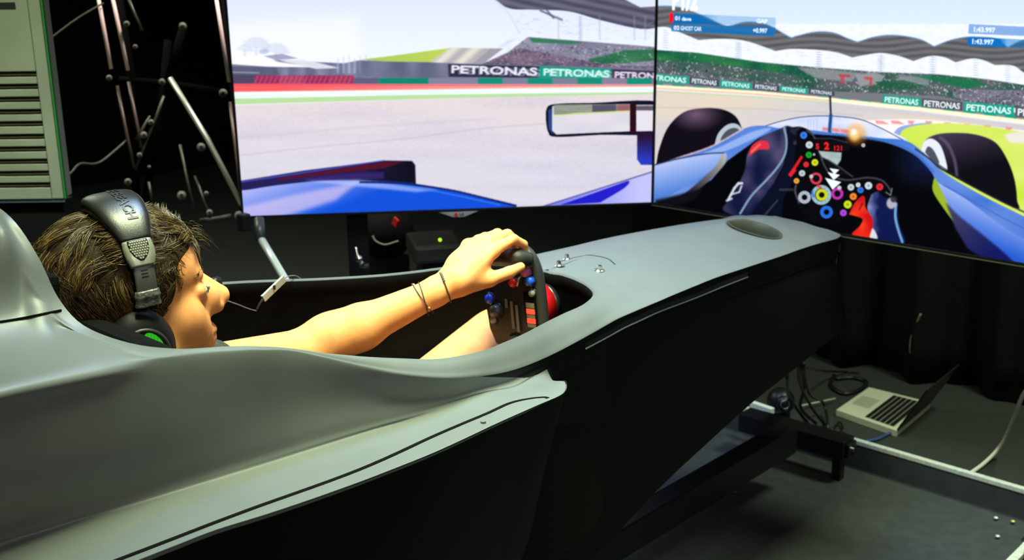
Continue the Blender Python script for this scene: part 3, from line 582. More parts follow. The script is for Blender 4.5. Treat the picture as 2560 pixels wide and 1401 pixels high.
T2 = [(-0.6, -1.182, 0.996), (0.435, -1.178, 0.994), (0.63, -1.154, 0.992), (0.748, -1.14, 0.99), (0.891, -1.125, 0.988), (1.0, -1.11, 0.985), (1.12, -1.115, 0.975), (1.2, -1.125, 0.958), (1.366, -1.1916, 0.932), (1.472, -1.2166, 0.926), (1.608, -1.2476, 0.922), (1.833, -1.2746, 0.916), (1.998, -1.2906, 0.91), (2.143, -1.2966, 0.904), (2.3, -1.3086, 0.894), (2.457, -1.3256, 0.884), (2.62, -1.3396, 0.869)]
T3 = [(-0.6, -1.165, 0.984), (0.435, -1.167, 0.984), (0.63, -1.137, 0.984), (0.748, -1.125, 0.983), (0.891, -1.113, 0.982), (1.0, -1.1, 0.98), (1.12, -1.083, 0.975), (1.2, -1.098, 0.962), (1.26, -1.118, 0.948), (1.366, -1.1936, 0.918), (1.472, -1.2186, 0.912), (1.608, -1.2496, 0.908), (1.833, -1.2766, 0.902), (1.998, -1.2926, 0.896), (2.143, -1.2986, 0.89), (2.3, -1.3106, 0.88), (2.457, -1.3276, 0.87), (2.62, -1.3416, 0.855)]
T5 = [(-0.6, -1.05, 0.978), (0.4, -1.047, 0.978), (0.527, -1.042, 0.979), (0.607, -1.037, 0.98), (0.691, -1.022, 0.98), (0.796, -1.011, 0.98), (0.922, -1.006, 0.98), (1.017, -1.011, 0.98), (1.086, -1.018, 0.978), (1.129, -1.021, 0.976), (1.166, -1.028, 0.974), (1.2, -1.031, 0.972), (1.243, -1.052, 0.966), (1.272, -1.086, 0.957), (1.31, -1.145, 0.935), (1.366, -1.1964, 0.898), (1.472, -1.2214, 0.892), (1.608, -1.2524, 0.888), (1.833, -1.2794, 0.882), (1.998, -1.2954, 0.876), (2.143, -1.3014, 0.87), (2.3, -1.3134, 0.86), (2.457, -1.3304, 0.85), (2.62, -1.3444, 0.835)]
TB = [(-.6, .25), (1.2, .33), (1.66, .44), (1.83, .50), (2.17, .58), (2.45, .625), (2.6, .65)]
ST = [((-1.433, -.6, 1.33), -.6), ((-1.433, -.2, 1.345), -.2), ((-1.433, .1, 1.35), .1), ((-1.433, .38, 1.345), .34), ((-1.433, .50, 1.335), .44), ((-1.433, .545, 1.325), .47), ((-1.385, .556, 1.318), .485), ((-1.345, .563, 1.300), .50), ((-1.312, .570, 1.262), .515), ((-1.288, .577, 1.215), .535), ((-1.252, .588, 1.184), .565), ((-1.208, .622, 1.163), .61), ((-1.184, .67, 1.149), .67), ((-1.176, .72, 1.14), .72), ((-1.166, .766, 1.13), .766), ((-1.158, .815, 1.115), .815), ((-1.143, .908, 1.085), .905), ((-1.136, .976, 1.065), .97), ((-1.133, 1.05, 1.045), 1.045), ((-1.142, 1.139, 1.03), 1.13), ((-1.163, 1.21, 1.02), 1.20), ((-1.188, 1.285, 1.01), 1.275), ((-1.222, 1.38, 1.0), 1.36), ((-1.243, 1.45, .994), 1.44), ((-1.264, 1.53, .988), 1.52), ((-1.300, 1.605, .984), 1.60), ((-1.338, 1.639, .985), 1.66), ((-1.385, 1.659, .986), 1.71), ((-1.430, 1.667, .987), 1.74), ((-1.4705, 1.670, .988), 1.77)]
ctrl = []
def station(R0, Y, ye=None, drop=0, zt=None, ws=1):
    r1, rm, r2, r3, r5 = (fy(t, Y) for t in (T1, TM, T2, T3, T5)); zb = float(fy(TB, Y)[0]); P = []
    R0 = np.array(R0, float)
    a = np.array([r1[0], Y, r1[1]])
    HT = [(-1.350, 1.334), (-1.312, 1.290), (-1.294, 1.215), (-1.245, 1.184)]
    P += [R0]
    for j, (hx_, hz_) in enumerate(HT):
        t = (j + 1) / 5; e = R0 + (a - R0) * t + np.array([0, 0, .004 * (1 - abs(2 * t - 1))])
        if Y < .6: e[0] = max(hx_, R0[0] + .0015 * (j + 1)); e[2] = min(hz_, R0[2] - .0006 * (j + 1))
        P.append(e)
    P += [a, np.array([rm[0] * .35 + r1[0] * .65 + .001, Y, r1[1] * .72 + rm[1] * .28]), np.array([rm[0], Y, rm[1]]), np.array([rm[0] * .4 + r2[0] * .6, Y, rm[1] * .35 + r2[1] * .65]), np.array([r2[0], Y, r2[1]]), np.array([r3[0], Y, r3[1]])]
    P += [np.array([r3[0] * .12 + r5[0] * .88, Y, r3[1] * .12 + r5[1] * .88 + .001]), np.array([r5[0], Y, r5[1] - .002]), np.array([r5[0] - .003, Y, r5[1] - .014])]
    bx = -1.30 if Y > 1.4 else np.interp(Y, [.6, 1.5], [-1.10, -1.30])
    P += [np.array([r5[0] * .7 + bx * .3, Y, r5[1] * .7 + zb * .3]), np.array([bx, Y, zb])]
    P = np.array(P)
    if ye is not None:
        P[:, 1] = ye; c = xc(ye); P[:, 0] = c + (P[:, 0] - c) * ws; P[:, 2] = np.minimum(P[:, 2], zt - drop * (1 + np.abs(np.linspace(0, 1, len(P))) * .0))
    return P
for R0, Y in ST: ctrl.append(station(R0, Y))
for Y, z in ((1.80, .988), (1.9, .984), (2.0, .980), (2.1, .975), (2.2, .970), (2.3, .962), (2.4, .954), (2.5, .944), (2.58, .934), (2.62, .928)):
    ctrl.append(station((xc(Y), Y, z), Y))
for ye, zt, ws in ((2.648, .918, .985), (2.664, .902, .96), (2.672, .87, .94), (2.672, .80, .93), (2.665, .70, .92)):
    ctrl.append(station((xc(ye), ye, .925), 2.62, ye, 0, zt, ws))
ctrl = np.array(ctrl)                                     # stations x rails x 3
def dens(ctrl, nt, ns):
    A1 = np.stack([catm(ctrl[:, k], nt) for k in range(ctrl.shape[1])], 1)
    return np.stack([catm(A1[k], ns) for k in range(A1.shape[0])], 0)
G = dens(ctrl, 5, 5); nI, nK = G.shape[:2]
ksplit = 12 * 5 + 2                                        # below the ledge edge the side's shade is painted black
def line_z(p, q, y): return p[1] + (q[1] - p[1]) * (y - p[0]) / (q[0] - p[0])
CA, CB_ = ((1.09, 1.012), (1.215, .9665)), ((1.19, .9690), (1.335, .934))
def is_shaded(f, lay):
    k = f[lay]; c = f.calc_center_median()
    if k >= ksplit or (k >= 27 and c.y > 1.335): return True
    return 27 <= k < 44 and c.z > line_z(*CB_, c.y) and c.z > line_z(*CA, c.y)  # wedge under the rim strip: its shade is painted black too
def grid_mesh(G, k0, k1, cut=None, sel=None):
    V = []; F = []; n = k1 - k0
    for sgn in (1, -1):
        o = len(V)
        for i in range(nI):
            for k in range(k0, k1):
                p = G[i, k].copy()
                if sgn < 0: p[0] = 2 * xc(p[1]) - p[0]
                V.append(p)
        for i in range(nI - 1):
            for k in range(n - 1):
                a = o + i * n + k; f = (a, a + 1, a + n + 1, a + n)
                F.append((f if sgn > 0 else f[::-1]) + (k + k0,))
    bm = bmesh.new(); vs = [bm.verts.new(tuple(v)) for v in V]
    lay = bm.faces.layers.int.new('k')
    for f in F: bm.faces.new([vs[i] for i in f[:4]])[lay] = f[4]
    if sel is not None:
        for (p, q) in (CA, CB_, ((1.335, 0), (1.335, 1))):
            g = [f for f in bm.faces if f[lay] >= 25 and 1.05 < f.calc_center_median().y < 1.40]
            g += list({e for f in g for e in f.edges}) + list({v for f in g for v in f.verts})
            bmesh.ops.bisect_plane(bm, geom=g, dist=1e-6, plane_co=(0, p[0], p[1]), plane_no=(0, -(q[1] - p[1]), q[0] - p[0]))
        bmesh.ops.delete(bm, geom=[f for f in bm.faces if is_shaded(f, lay) != sel], context='FACES')
    bmesh.ops.remove_doubles(bm, verts=bm.verts[:], dist=.0006)
    if cut is not None:
        cx, cy, rx, ry = cut
        dele = [f for f in bm.faces if ((f.calc_center_median().x - cx) / rx) ** 2 + ((f.calc_center_median().y - cy) / ry) ** 2 < 1 and f.calc_center_median().z > .85]
        near = [f for f in bm.faces if ((f.calc_center_median().x - cx) / rx) ** 2 + ((f.calc_center_median().y - cy) / ry) ** 2 < 4 and f.calc_center_median().z > .85]
    return bm
car = root('racing_simulator', (-1.45, 1.2, 0), 'matte grey open-cockpit racing car body mounted on a black base', 'racing simulator')
bm = grid_mesh(G, 0, nK, sel=False)
# round air hole near the nose tip: remove the skin inside the circle, snap the border onto it
HC = atz(1886, 571, .945); HR = .062
def hd(v): return math.hypot(v.x - HC[0], (v.y - HC[1]))
fs = [f for f in bm.faces if hd(f.calc_center_median()) < .17 and f.calc_center_median().z > .9]
bmesh.ops.subdivide_edges(bm, edges=list({e for f in fs for e in f.edges}), cuts=3, use_grid_fill=True)
bmesh.ops.delete(bm, geom=[f for f in bm.faces if hd(f.calc_center_median()) < HR and f.calc_center_median().z > .88], context='FACES')
for v in bm.verts:
    if v.is_boundary and hd(v.co) < HR + .02 and v.co.z > .88:
        d = hd(v.co); v.co.x = HC[0] + (v.co.x - HC[0]) * HR / d; v.co.y = HC[1] + (v.co.y - HC[1]) * HR / d
loose = [v for v in bm.verts if not v.link_faces]; bmesh.ops.delete(bm, geom=loose, context='VERTS')
bmesh.ops.recalc_face_normals(bm, faces=bm.faces); 
shell = bpy.data.meshes.new('m'); bm.to_mesh(shell); bvh = BVHTree.FromBMesh(bm); bm.free()
o = link('upper_bodywork', shell, M_car, car, True)
bm = grid_mesh(G, 0, nK, sel=True); bmesh.ops.delete(bm, geom=[v for v in bm.verts if not v.link_faces], context='VERTS'); o = link('shaded_side', bmm(bm), M_carside, car, True, 'lower flank and nose side with shade painted black')
def drop(x, y, off=0):
    h = bvh.ray_cast(Vector((x, y, 2)), Vector((0, 0, -1))); return (h[0] + h[1] * off * (1 if h[1].z > 0 else -1), h[1] if h[1].z > 0 else -h[1]) if h[0] else (Vector((x, y, .9)), Vector((0, 0, 1)))
hz = drop(HC[0] + HR * 1.1, HC[1])[0].z
V = []; F = []
for i, (rr, zz) in enumerate(((HR + .007, .0035), (HR + .003, .005), (HR - .001, .002), (HR - .003, -.02), (HR - .006, -.08), (0.001, -.085))):
    for k in range(40):
        t = 2 * pi * k / 40; x, y = HC[0] + rr * cos(t), HC[1] + rr * sin(t)
        zb = drop(HC[0] + (HR + .012) * cos(t), HC[1] + (HR + .012) * sin(t))[0].z
        V.append((x, y, zb + zz))
for i in range(5):
    for k in range(40): F.append((i * 40 + k, i * 40 + (k + 1) % 40, (i + 1) * 40 + (k + 1) % 40, (i + 1) * 40 + k))
link('air_duct', pyd(V, F), mat('duct_grey', (.035, .036, .022), .6), car, True, 'round recessed hole near the nose tip')
# cockpit opening: rolled lip and dark inner wall
lip = G[:, 0]; idx = [i for i in range(nI) if abs(lip[i, 0] - xc(lip[i, 1])) > .003 and lip[i, 1] < 1.69]
near = lip[idx[0]:idx[-1] + 1]; far = near.copy(); far[:, 0] = 2 * xc(far[:, 1]) - far[:, 0]
loop = np.vstack([near, far[::-1]]); cen = np.array([-1.44, 1.1])
V = []; F = []; n = len(loop)
prof = [(0, 0), (-.003, -.004), (-.004, -.010), (-.003, -.022), (.004, -.03), (.006, -.16), (.02, -.45)]
for (dx, dz) in prof:
    for p in loop:
        d = p[:2] - np.array([xc(p[1]), np.clip(p[1], .75, 1.45)]); d = d / (np.hypot(*d) + 1e-6)
        V.append((p[0] + d[0] * dx, p[1] + d[1] * dx, p[2] + dz))
for j in range(len(prof) - 1):
    for i in range(n): F.append((j * n + i, j * n + (i + 1) % n, (j + 1) * n + (i + 1) % n, (j + 1) * n + i))
me = pyd(V, F); me.materials.append(M_car); me.materials.append(M_lining)
me.polygons.foreach_set('material_index', [0 if k < 1 * n else 1 for k in range(len(F))])
o = link('cockpit_lip', me, None, car, True, 'rolled lip with black felt inner wall')
link('cockpit_tub', box((-1.47, 1.0, .60), (.26, .9, .04), None, .01), M_lining, car)
link('seat_back', box((-1.44, .60, .88), (.44, .05, .55), Matrix.Rotation(radians(-14), 3, 'X'), .02), M_lining, car)
link('headrest_pad', box((-1.435, .585, 1.17), (.20, .03, .12), Matrix.Rotation(radians(-8), 3, 'X'), .012), M_lining, car)
def seam(pts, wd, name='panel_seam', m=None, off=.0006, n=8, th=.0012):
    P = catm(pts, n); Q = []
    for p in P:
        q, nn = drop(p[0], p[1]); Q.append((q + nn * off, nn))
    V = []; F = []
    for i, (q, nn) in enumerate(Q):
        d = Q[min(i + 1, len(Q) - 1)][0] - Q[max(i - 1, 0)][0]; sd = d.cross(nn).normalized() * wd / 2
        V += [q - sd, q + sd, q + sd - nn * th, q - sd - nn * th]
    for i in range(len(Q) - 1):
        for j in range(4): a = i * 4; F.append((a + j, a + (j + 1) % 4, a + 4 + (j + 1) % 4, a + 4 + j))
    F += [(3, 2, 1, 0), tuple(len(V) - 4 + k for k in range(4))]
    return link(name, pyd(V, F), m or M_seam, car, True)
gr = [(60, 1490), (180, 1443), (288, 1401), (443, 1343), (621, 1276), (900, 1174), (1095, 1085), (1212, 1032), (1275, 999), (1322, 985), (1358, 981), (1370, 985)]
seam([atz(x, y, .982) for x, y in gr], .0064)
sd = [atz(x, y, .985) for x, y in ((1392, 656), (1402, 653), (1412, 650), (1450, 643), (1490, 641), (1520, 643), (1538, 652))]
seam(sd, .0022)
# seam across the head fairing
P = []
for i, (px_, py_) in enumerate(((0, 805), (50, 797), (100, 787), (153, 776))):
    d = Vector(tuple(ray(px_, py_))); h = bvh.ray_cast(Vector(tuple(CAMPOS)), d)
    if h[0]: P.append(h[0] - d.normalized() * .001)
if len(P) > 1: link('panel_seam', tube(P, .0014, 6, 4), M_seam, car)
# bolts with washers on the deck
for (px_, py_) in ((1398, 667), (1418, 646), (1498, 666)):
    q = atz(px_, py_, .986); q, nn = drop(q[0], q[1])
    wsh = link('bolt_washer', cyl(q, q + nn * .0022, .0115, bev=.0006), M_chrome, car, True)
    bm = bmesh.new(); add_cyl(bm, q + nn * .002, q + nn * .011, .0052, bev=.0006)
    link('bolt_head', bmm(bm), M_chrome, wsh); link('hex_socket', cyl(q + nn * .0105, q + nn * .0113, .0027, n=6), M_black, wsh)
# dark plate painting the shade of the side slot, and the slot's lower lip
def side_pt(px_, py_, X, off=.002):
    d = Vector(tuple(ray(px_, py_))); h = bvh_all.ray_cast(Vector(tuple(CAMPOS)), d)
    return (h[0] - d.normalized() * off) if h[0] else Vector(tuple(atx(px_, py_, X)))
bma = grid_mesh(G, 0, nK); bmesh.ops.recalc_face_normals(bma, faces=bma.faces); bvh_all = BVHTree.FromBMesh(bma); bma.free()
lo = catm([(1463, 873), (1510, 848), (1557, 822), (1600, 802), (1643, 782), (1695, 762), (1745, 743), (1810, 716), (1869, 693)], 5)
up_ = catm([(1459, 842), (1508, 815), (1557, 790), (1600, 772), (1643, 755), (1695, 731), (1745, 712), (1810, 685), (1870, 663)], 5)
LO = [side_pt(*p, -1.23) for p in lo]; UP = [side_pt(*p, -1.23, .0025) for p in up_]
UP = [p + Vector((.0015, 0, .023)) for p in LO]
V = []; F = []
for a, b in zip(LO, UP):
    off = Vector((-.008, 0, -.001)); V += [a, b, b + off, a + off]
for i in range(len(LO) - 1):
    for j in range(4): a = i * 4; F.append((a + j, a + (j + 1) % 4, a + 4 + (j + 1) % 4, a + 4 + j))
F += [(3, 2, 1, 0), tuple(len(V) - 4 + k for k in range(4))]
link('slot_shade_plate', pyd(V, F), mat('slot_shade', (.010, .011, .010), .7, spec=.2), car, False, 'long plate painted dark as the shade of a slot below the deck edge')
link('slot_lip', tube([p + Vector((.001, 0, 0)) for p in LO], .0016, 6, 1), mat('lip_grey', (.10, .12, .15), .4), car, True, 'thin pale lower lip of the slot')
link('body_stud', cyl(side_pt(1208, 1058, -1.02, 0), side_pt(1208, 1058, -1.02, 0) + Vector((0, 0, .003)), .004), M_car, car)
# black base carrying the body
link('base_rail', box((-1.56, 1.3, .205), (.06, 3.10, .085), None, .004), M_blackmetal, car)
for y in (-.1, .9): link('support_post', box((-1.50, y, .43), (.08, .08, .40), None, .004), M_blackmetal, car)
for y in (-.1, 1.0): link('base_foot', box((-1.56, y, .10), (.07, .07, .13), None, .004), M_blackmetal, car)

# ------------------------------------------------------------------ steering wheel (turned to the right)
WC = np.array([-1.469, 1.568, .922]); th = radians(84)
U_ = np.array([cos(th), 0, -sin(th)]); V_ = np.array([sin(th), 0, cos(th)]); W_ = np.array([0, -1, 0.])
tlt = radians(6)
def wp(u, v, w_): return Vector(tuple(WC + U_ * u + V_ * v + W_ * w_))
WB = basis(Vector(tuple(U_)), Vector(tuple(V_)), Vector(tuple(W_)))
wheel = root('steering_wheel', WC, 'black racing steering wheel with coloured buttons turned on its side', 'steering wheel')
def plate(outline, w0, w1, bev=.004):
    bm = bmesh.new(); vs = [bm.verts.new(wp(u, v, w0)) for u, v in outline]; f = bm.faces.new(vs)
    e = bmesh.ops.extrude_face_region(bm, geom=[f])['geom']
    for v in e:
        if isinstance(v, bmesh.types.BMVert): v.co += Vector(tuple(W_)) * (w1 - w0)
    if bev: bmesh.ops.bevel(bm, geom=[e for e in bm.edges if abs((e.verts[0].co - e.verts[1].co).dot(Vector(tuple(W_)))) < 1e-5], offset=bev, segments=2, affect='EDGES')
    return bmm(bm)
half = [(.0, .062), (.05, .062), (.092, .060), (.110, .050), (.108, .035), (.088, .01), (.084, -.03), (.07, -.06), (.04, -.074), (0, -.078)]
outl = catm([(-u, v) for u, v in half[::-1][1:]] + half[0:], 3)[:-1]
full_o = half + [(-u, v) for u, v in half[::-1][1:-1]]
link('face_plate', plate(full_o, -.012, .006), mat('carbon_black', (.012, .012, .013), .4, noise=.4, nscale=500, spec=.4), wheel)
link('outer_frame', tube([wp(*p) for p in ((-.126, -.02, .0), (-.132, .02, .0), (-.124, .052, .006), (-.098, .064, .0), (-.05, .068, -.004), (.05, .068, -.004), (.098, .064, -.0), (.124, .052, .006), (.132, .02, 0), (.126, -.02, 0))], .0115, 10, 6), mat('satin_black_frame', (.022, .024, .022), .5), wheel, True, 'satin black outer frame')
for s in (-1, 1):
    g_ = tube([wp(s * .112, .062, .012), wp(s * .120, .052, .036), wp(s * .121, .02, .042), wp(s * .118, -.02, .040), wp(s * .108, -.055, .026)], .0165, 14, 6, scales=[.85, 1.12, 1, 1.05, .9])
    link('hand_grip', g_, mat('rubber_grip', (.018, .018, .017), .45, bump=.3, bscale=500), wheel, True)
def knob(u, v, r, col, h=.010, name='push_button'):
    r *= 1.25; k = link(name, cyl(wp(u, v, .005), wp(u, v, .006 + h), r, r * .85, 16, .0008), mat('button_%d_%d_%d' % tuple(int(c * 99) for c in col), col, .35), wheel, True)
    link('button_collar', cyl(wp(u, v, .004), wp(u, v, .008), r * 1.3, None, 16), M_blackmetal, k, True)
    return k
for u, v, r, c, h in ((-.088, .052, .0085, (.50, .12, .42), .016), (-.070, .058, .008, (.01, .10, .75), .014), (-.104, .058, .008, (.12, .13, .10), .014), (-.062, .010, .007, (.80, .01, .01), .010), (-.024, -.060, .008, (.01, .05, .65), .010), (.02, -.055, .006, (.3, .3, .3), .008),
                      (-.045, .058, .006, (.2, .2, .2), .008), (.07, .055, .0075, (.8, .5, .02), .010), (.085, .03, .0075, (.02, .5, .1), .010), (.06, .0, .012, (.05, .05, .05), .014), (0.0, -.045, .011, (.06, .06, .06), .014)):
    knob(u, v, r, c, h, 'rotary_knob' if r > .01 else 'push_button')
link('toggle_switch', tube([wp(-.078, .034, .006), wp(-.074, .038, .022), wp(-.062, .040, .030)], .0022, 8, 4), mat('pale_brass', (.6, .55, .3), .3, .8), wheel, True)
link('display_window', box(wp(-.008, .048, .0075), (.075, .030, .003), WB, .001), mat('display_glass', (.004, .004, .004), .2), wheel)
def seg(u, v, a, b, m, nm='lit_segment'): link(nm, box(wp(u, v, .0098), (a, b, .0016), WB, .0003), m, wheel)
Mr = mat('lit_red', (1, .05, .025), .5, emit=1.2); Mg = mat('segment_grey', (.16, .15, .11), .5)
seg(-.020, .050, .010, .021, Mg, 'display_segment'); seg(-.008, .050, .010, .021, Mr); seg(.002, .050, .006, .021, Mg, 'display_segment'); seg(.011, .050, .010, .021, Mr); seg(.021, .050, .006, .021, Mg, 'display_segment')
for v, u0, l in ((.013, 0.010, .055), (.0, 0.004, .055), (-.014, -.018, .018)): seg(u0, v, l, .0062, Mg, 'grey_marking')
qr = link('quick_release', cyl(wp(0, 0, -.07), wp(0, 0, -.026), .050, .046, 28, .002), mat('anodised_red', (.60, .008, .012), .3, .25), wheel, True, 'red anodised quick-release collar')
link('release_ring', cyl(wp(0, 0, -.026), wp(0, 0, -.014), .052, .052, 28, .001), mat('pale_ring', (.55, .55, .42), .35, .5), qr, True)
link('steering_shaft', cyl(wp(0, 0, -.16), wp(0, 0, -.07), .024, .019, 20, .001), M_blackmetal, qr, True)
link('shaft_collar', cyl(wp(0, 0, -.092), wp(0, 0, -.076), .040, .040, 24, .002), mat('gunmetal', (.12, .11, .09), .3, .9), qr, True)
# bulkhead with two bolts under the deck
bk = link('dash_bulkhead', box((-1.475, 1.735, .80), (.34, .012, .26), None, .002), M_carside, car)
for x, z in ((-1.395, .915), (-1.425, .915), (-1.40, .885)): link('bulkhead_bolt', cyl((x, 1.730, z), (x, 1.722, z), .0055, None, 14, .001), M_chrome, bk, True)

# ------------------------------------------------------------------ soft-body modelling by distance field
class Field:
    def __init__(s, lo, hi, h):
        s.lo = np.array(lo, float); s.h = h; s.n = (np.ceil((np.array(hi) - s.lo) / h)).astype(int) + 1
        s.f = np.full(s.n, 1.0, np.float32)
    def _sub(s, lo, hi, pad):
        a = np.clip(np.floor((lo - pad - s.lo) / s.h).astype(int), 0, s.n); b = np.clip(np.ceil((hi + pad - s.lo) / s.h).astype(int) + 1, 0, s.n)
        if (b <= a).any(): return None, None
        g = [(s.lo[i] + s.h * np.arange(a[i], b[i])).astype(np.float32) for i in range(3)]
        return tuple(slice(a[i], b[i]) for i in range(3)), np.meshgrid(*g, indexing='ij', sparse=True)
    def _mix(s, sl, d, k, sub=False):
        o = s.f[sl]
        if sub: o = -o
        hh = np.clip(.5 + .5 * (o - d) / k, 0, 1); r = o * (1 - hh) + d * hh - k * hh * (1 - hh)
        s.f[sl] = -r if sub else r
    def cap(s, a, b, ra, rb=None, k=.01, sub=False):
        a = np.array(a, float); b = np.array(b, float); rb = ra if rb is None else rb; R = max(ra, rb)
        sl, g = s._sub(np.minimum(a, b) - R, np.maximum(a, b) + R, 3 * k + .01)
        if sl is None: return
        d = b - a; l = d @ d + 1e-12; p = [g[i] - a[i] for i in range(3)]
        t = np.clip((p[0] * d[0] + p[1] * d[1] + p[2] * d[2]) / l, 0, 1)
        s._mix(sl, np.sqrt((p[0] - t * d[0]) ** 2 + (p[1] - t * d[1]) ** 2 + (p[2] - t * d[2]) ** 2) - (ra + (rb - ra) * t), k, sub)
    def ell(s, c, r, k=.01, rot=None, sub=False):
        c = np.array(c, float); r = np.array(r, float); R = r.max()
        sl, g = s._sub(c - R, c + R, 3 * k + .01)
        if sl is None: return
        p = [g[i] - c[i] for i in range(3)]
        if rot is not None: p = [rot[0, i] * p[0] + rot[1, i] * p[1] + rot[2, i] * p[2] for i in range(3)]
        q = np.sqrt((p[0] / r[0]) ** 2 + (p[1] / r[1]) ** 2 + (p[2] / r[2]) ** 2); q2 = np.sqrt((p[0] / r[0] ** 2) ** 2 + (p[1] / r[1] ** 2) ** 2 + (p[2] / r[2] ** 2) ** 2) + 1e-6
        s._mix(sl, q * (q - 1) / q2, k, sub)
    def mesh(s):
        f = s.f; ins = f < 0; N = s.n
        c = np.zeros(N - 1, np.uint8)
        for dx in (0, 1):
            for dy in (0, 1):
                for dz in (0, 1): c += ins[dx:N[0] - 1 + dx, dy:N[1] - 1 + dy, dz:N[2] - 1 + dz]
        act = (c > 0) & (c < 8); I = np.argwhere(act); idm = np.full(N - 1, -1, np.int32); idm[act] = np.arange(len(I))
        acc = np.zeros((len(I), 3)); cnt = np.zeros(len(I))
        cor = [(dx, dy, dz) for dx in (0, 1) for dy in (0, 1) for dz in (0, 1)]
        for a in cor:
            for ax in range(3):
                if a[ax]: continue
                b = list(a); b[ax] = 1
                fa = f[I[:, 0] + a[0], I[:, 1] + a[1], I[:, 2] + a[2]]; fb = f[I[:, 0] + b[0], I[:, 1] + b[1], I[:, 2] + b[2]]
                m = (fa < 0) != (fb < 0); t = np.where(m, fa / np.where(fa == fb, 1, fa - fb), 0)
                p = np.tile(np.array(a, float), (len(I), 1)); p[:, ax] += t; acc += p * m[:, None]; cnt += m
        V = s.lo + (I + acc / cnt[:, None]) * s.h; Fs = []
        for ax in range(3):
            o = [i for i in range(3) if i != ax]; sl0 = [slice(1, N[i] - 1) for i in range(3)]; sl0[ax] = slice(0, N[ax] - 1); sl1 = list(sl0); sl1[ax] = slice(1, N[ax])
            A_, B_ = ins[tuple(sl0)], ins[tuple(sl1)]; E_ = np.argwhere(A_ != B_); flip = A_[tuple(E_.T)]
            for i in o: E_[:, i] += 1
            q = []
            for du, dv in ((0, 0), (1, 0), (1, 1), (0, 1)):
                P_ = E_.copy(); P_[:, o[0]] -= du; P_[:, o[1]] -= dv; q.append(idm[tuple(P_.T)])
            q = np.stack(q, 1)
            if ax == 1: flip = ~flip
            q[~flip] = q[~flip][:, ::-1]; Fs.append(q[:, ::-1])
        Fs = np.concatenate(Fs)
        me = bpy.data.meshes.new('m'); me.vertices.add(len(V)); me.vertices.foreach_set('co', V.ravel())
        me.loops.add(Fs.size); me.loops.foreach_set('vertex_index', Fs.ravel().astype(np.int32)); me.polygons.add(len(Fs))
        me.polygons.foreach_set('loop_start', np.arange(0, Fs.size, 4, dtype=np.int32)); me.update(calc_edges=True); me.validate()
        return me

# ------------------------------------------------------------------ the driver
HS = 1.06; HO = np.array([-1.436, .747, 1.134]); HROT = np.array(Matrix.Rotation(radians(-15), 3, 'Z') @ Matrix.Rotation(radians(4), 3, 'X') @ Matrix.Rotation(radians(-1.5), 3, 'Y'))
def hp(x, y, z): return HO + HROT @ (np.array([x, y, z]) * HS)
def hr(*r): return np.array(r) * HS
B_ = Field((-1.80, .50, .55), (-1.05, 1.75, 1.34), .0032)
he = lambda c, r, k=.012, sub=False: B_.ell(hp(*c), hr(*r), k, HROT, sub)
hc = lambda a, b, ra, rb, k=.01, sub=False: B_.cap(hp(*a), hp(*b), ra * HS, rb * HS, k, sub)
# skull and face
he((0, -.012, .045), (.075, .097, .080)); he((0, .045, .042), (.060, .046, .052), .02); he((0, .04, -.03), (.057, .048, .070), .02)
for s in (-1, 1):
    hc((s * .056, .0, -.045), (s * .012, .074, -.094), .021, .018, .02)
    he((s * .042, .056, -.022), (.022, .026, .030), .02); he((s * .030, .074, -.045), (.018, .016, .026), .015)
he((0, .080, -.100), (.022, .018, .017), .015)
hc((-.030, .081, .030), (.030, .081, .030), .010, .010, .012)
he((0, .078, -.058), (.028, .022, .030), .016)
for s in (-1, 1): he((s * .034, .102, .010), (.013, .014, .011), .012, True); he((s * .017, .092, -.010), (.013, .020, .022), .012)
for s in (-1, 1):
    he((s * .033, .078, .009), (.0165, .0135, .0135), .003); hc((s * .020, .090, .014), (s * .045, .080, .012), .0030, .0028, .003)
    he((s * .0125, .105, -.024), (.0085, .013, .0095), .006)
hc((0, .088, .022), (0, .1165, -.010), .0088, .0122, .009); he((0, .1195, -.015), (.0118, .0100, .0108), .008); hc((0, .112, -.028), (0, .09, -.034), .0065, .0075, .006)
for s in (-1, 1): he((s * .0075, .112, -.036), (.0032, .005, .003), .002, True)
he((0, .096, -.0545), (.022, .0085, .0058), .006); he((0, .094, -.0665), (.019, .0085, .0068), .006); hc((-.020, .094, -.0605), (.020, .094, -.0605), .0008, .0008, .002, True)
for s in (-1, 1):
    he((s * .072, -.012, -.012), (.008, .016, .026), .006)
hc((0, -.025, -.07), (0, -.055, -.20), .054, .060, .03)
# trunk under the shirt
B_.ell((-1.43, .68, .82), (.165, .10, .20), .05); B_.cap((-1.57, .70, .955), (-1.29, .70, .955), .052, .052, .04); B_.ell((-1.43, .76, .62), (.15, .12, .10), .05)
# left arm, raised to the top of the wheel
LW = np.array([-1.455, 1.388, 1.022])
B_.cap((-1.60, .75, .955), (-1.60, 1.17, .918), .050, .041, .03)
B_.cap((-1.60, 1.165, .918), (-1.555, 1.245, .952), .041, .041, .02); B_.cap((-1.555, 1.245, .952), (-1.475, 1.355, 1.008), .039, .0255, .02)
B_.ell((-1.585, 1.20, .95), (.036, .05, .034), .02)
B_.cap((-1.475, 1.355, 1.008), LW, .0255, .0255, .012); B_.cap(LW + np.array([.012, 0, .002]), LW + np.array([-.014, 0, .004]), .019, .019, .01)
B_.ell((-1.475, 1.365, 1.028), (.012, .014, .010), .012)
MC = [(-1.432, 1.470, 1.072), (-1.453, 1.478, 1.084), (-1.474, 1.476, 1.082), (-1.494, 1.466, 1.073)]
for i, m_ in enumerate(MC):
    B_.cap(LW + np.array([.018 - i * .011, .006, .010]), m_, .019, .0125, .014)
B_.ell((-1.462, 1.432, 1.050), (.036, .040, .026), .015); B_.ell((-1.44, 1.43, 1.030), (.022, .035, .020), .014)
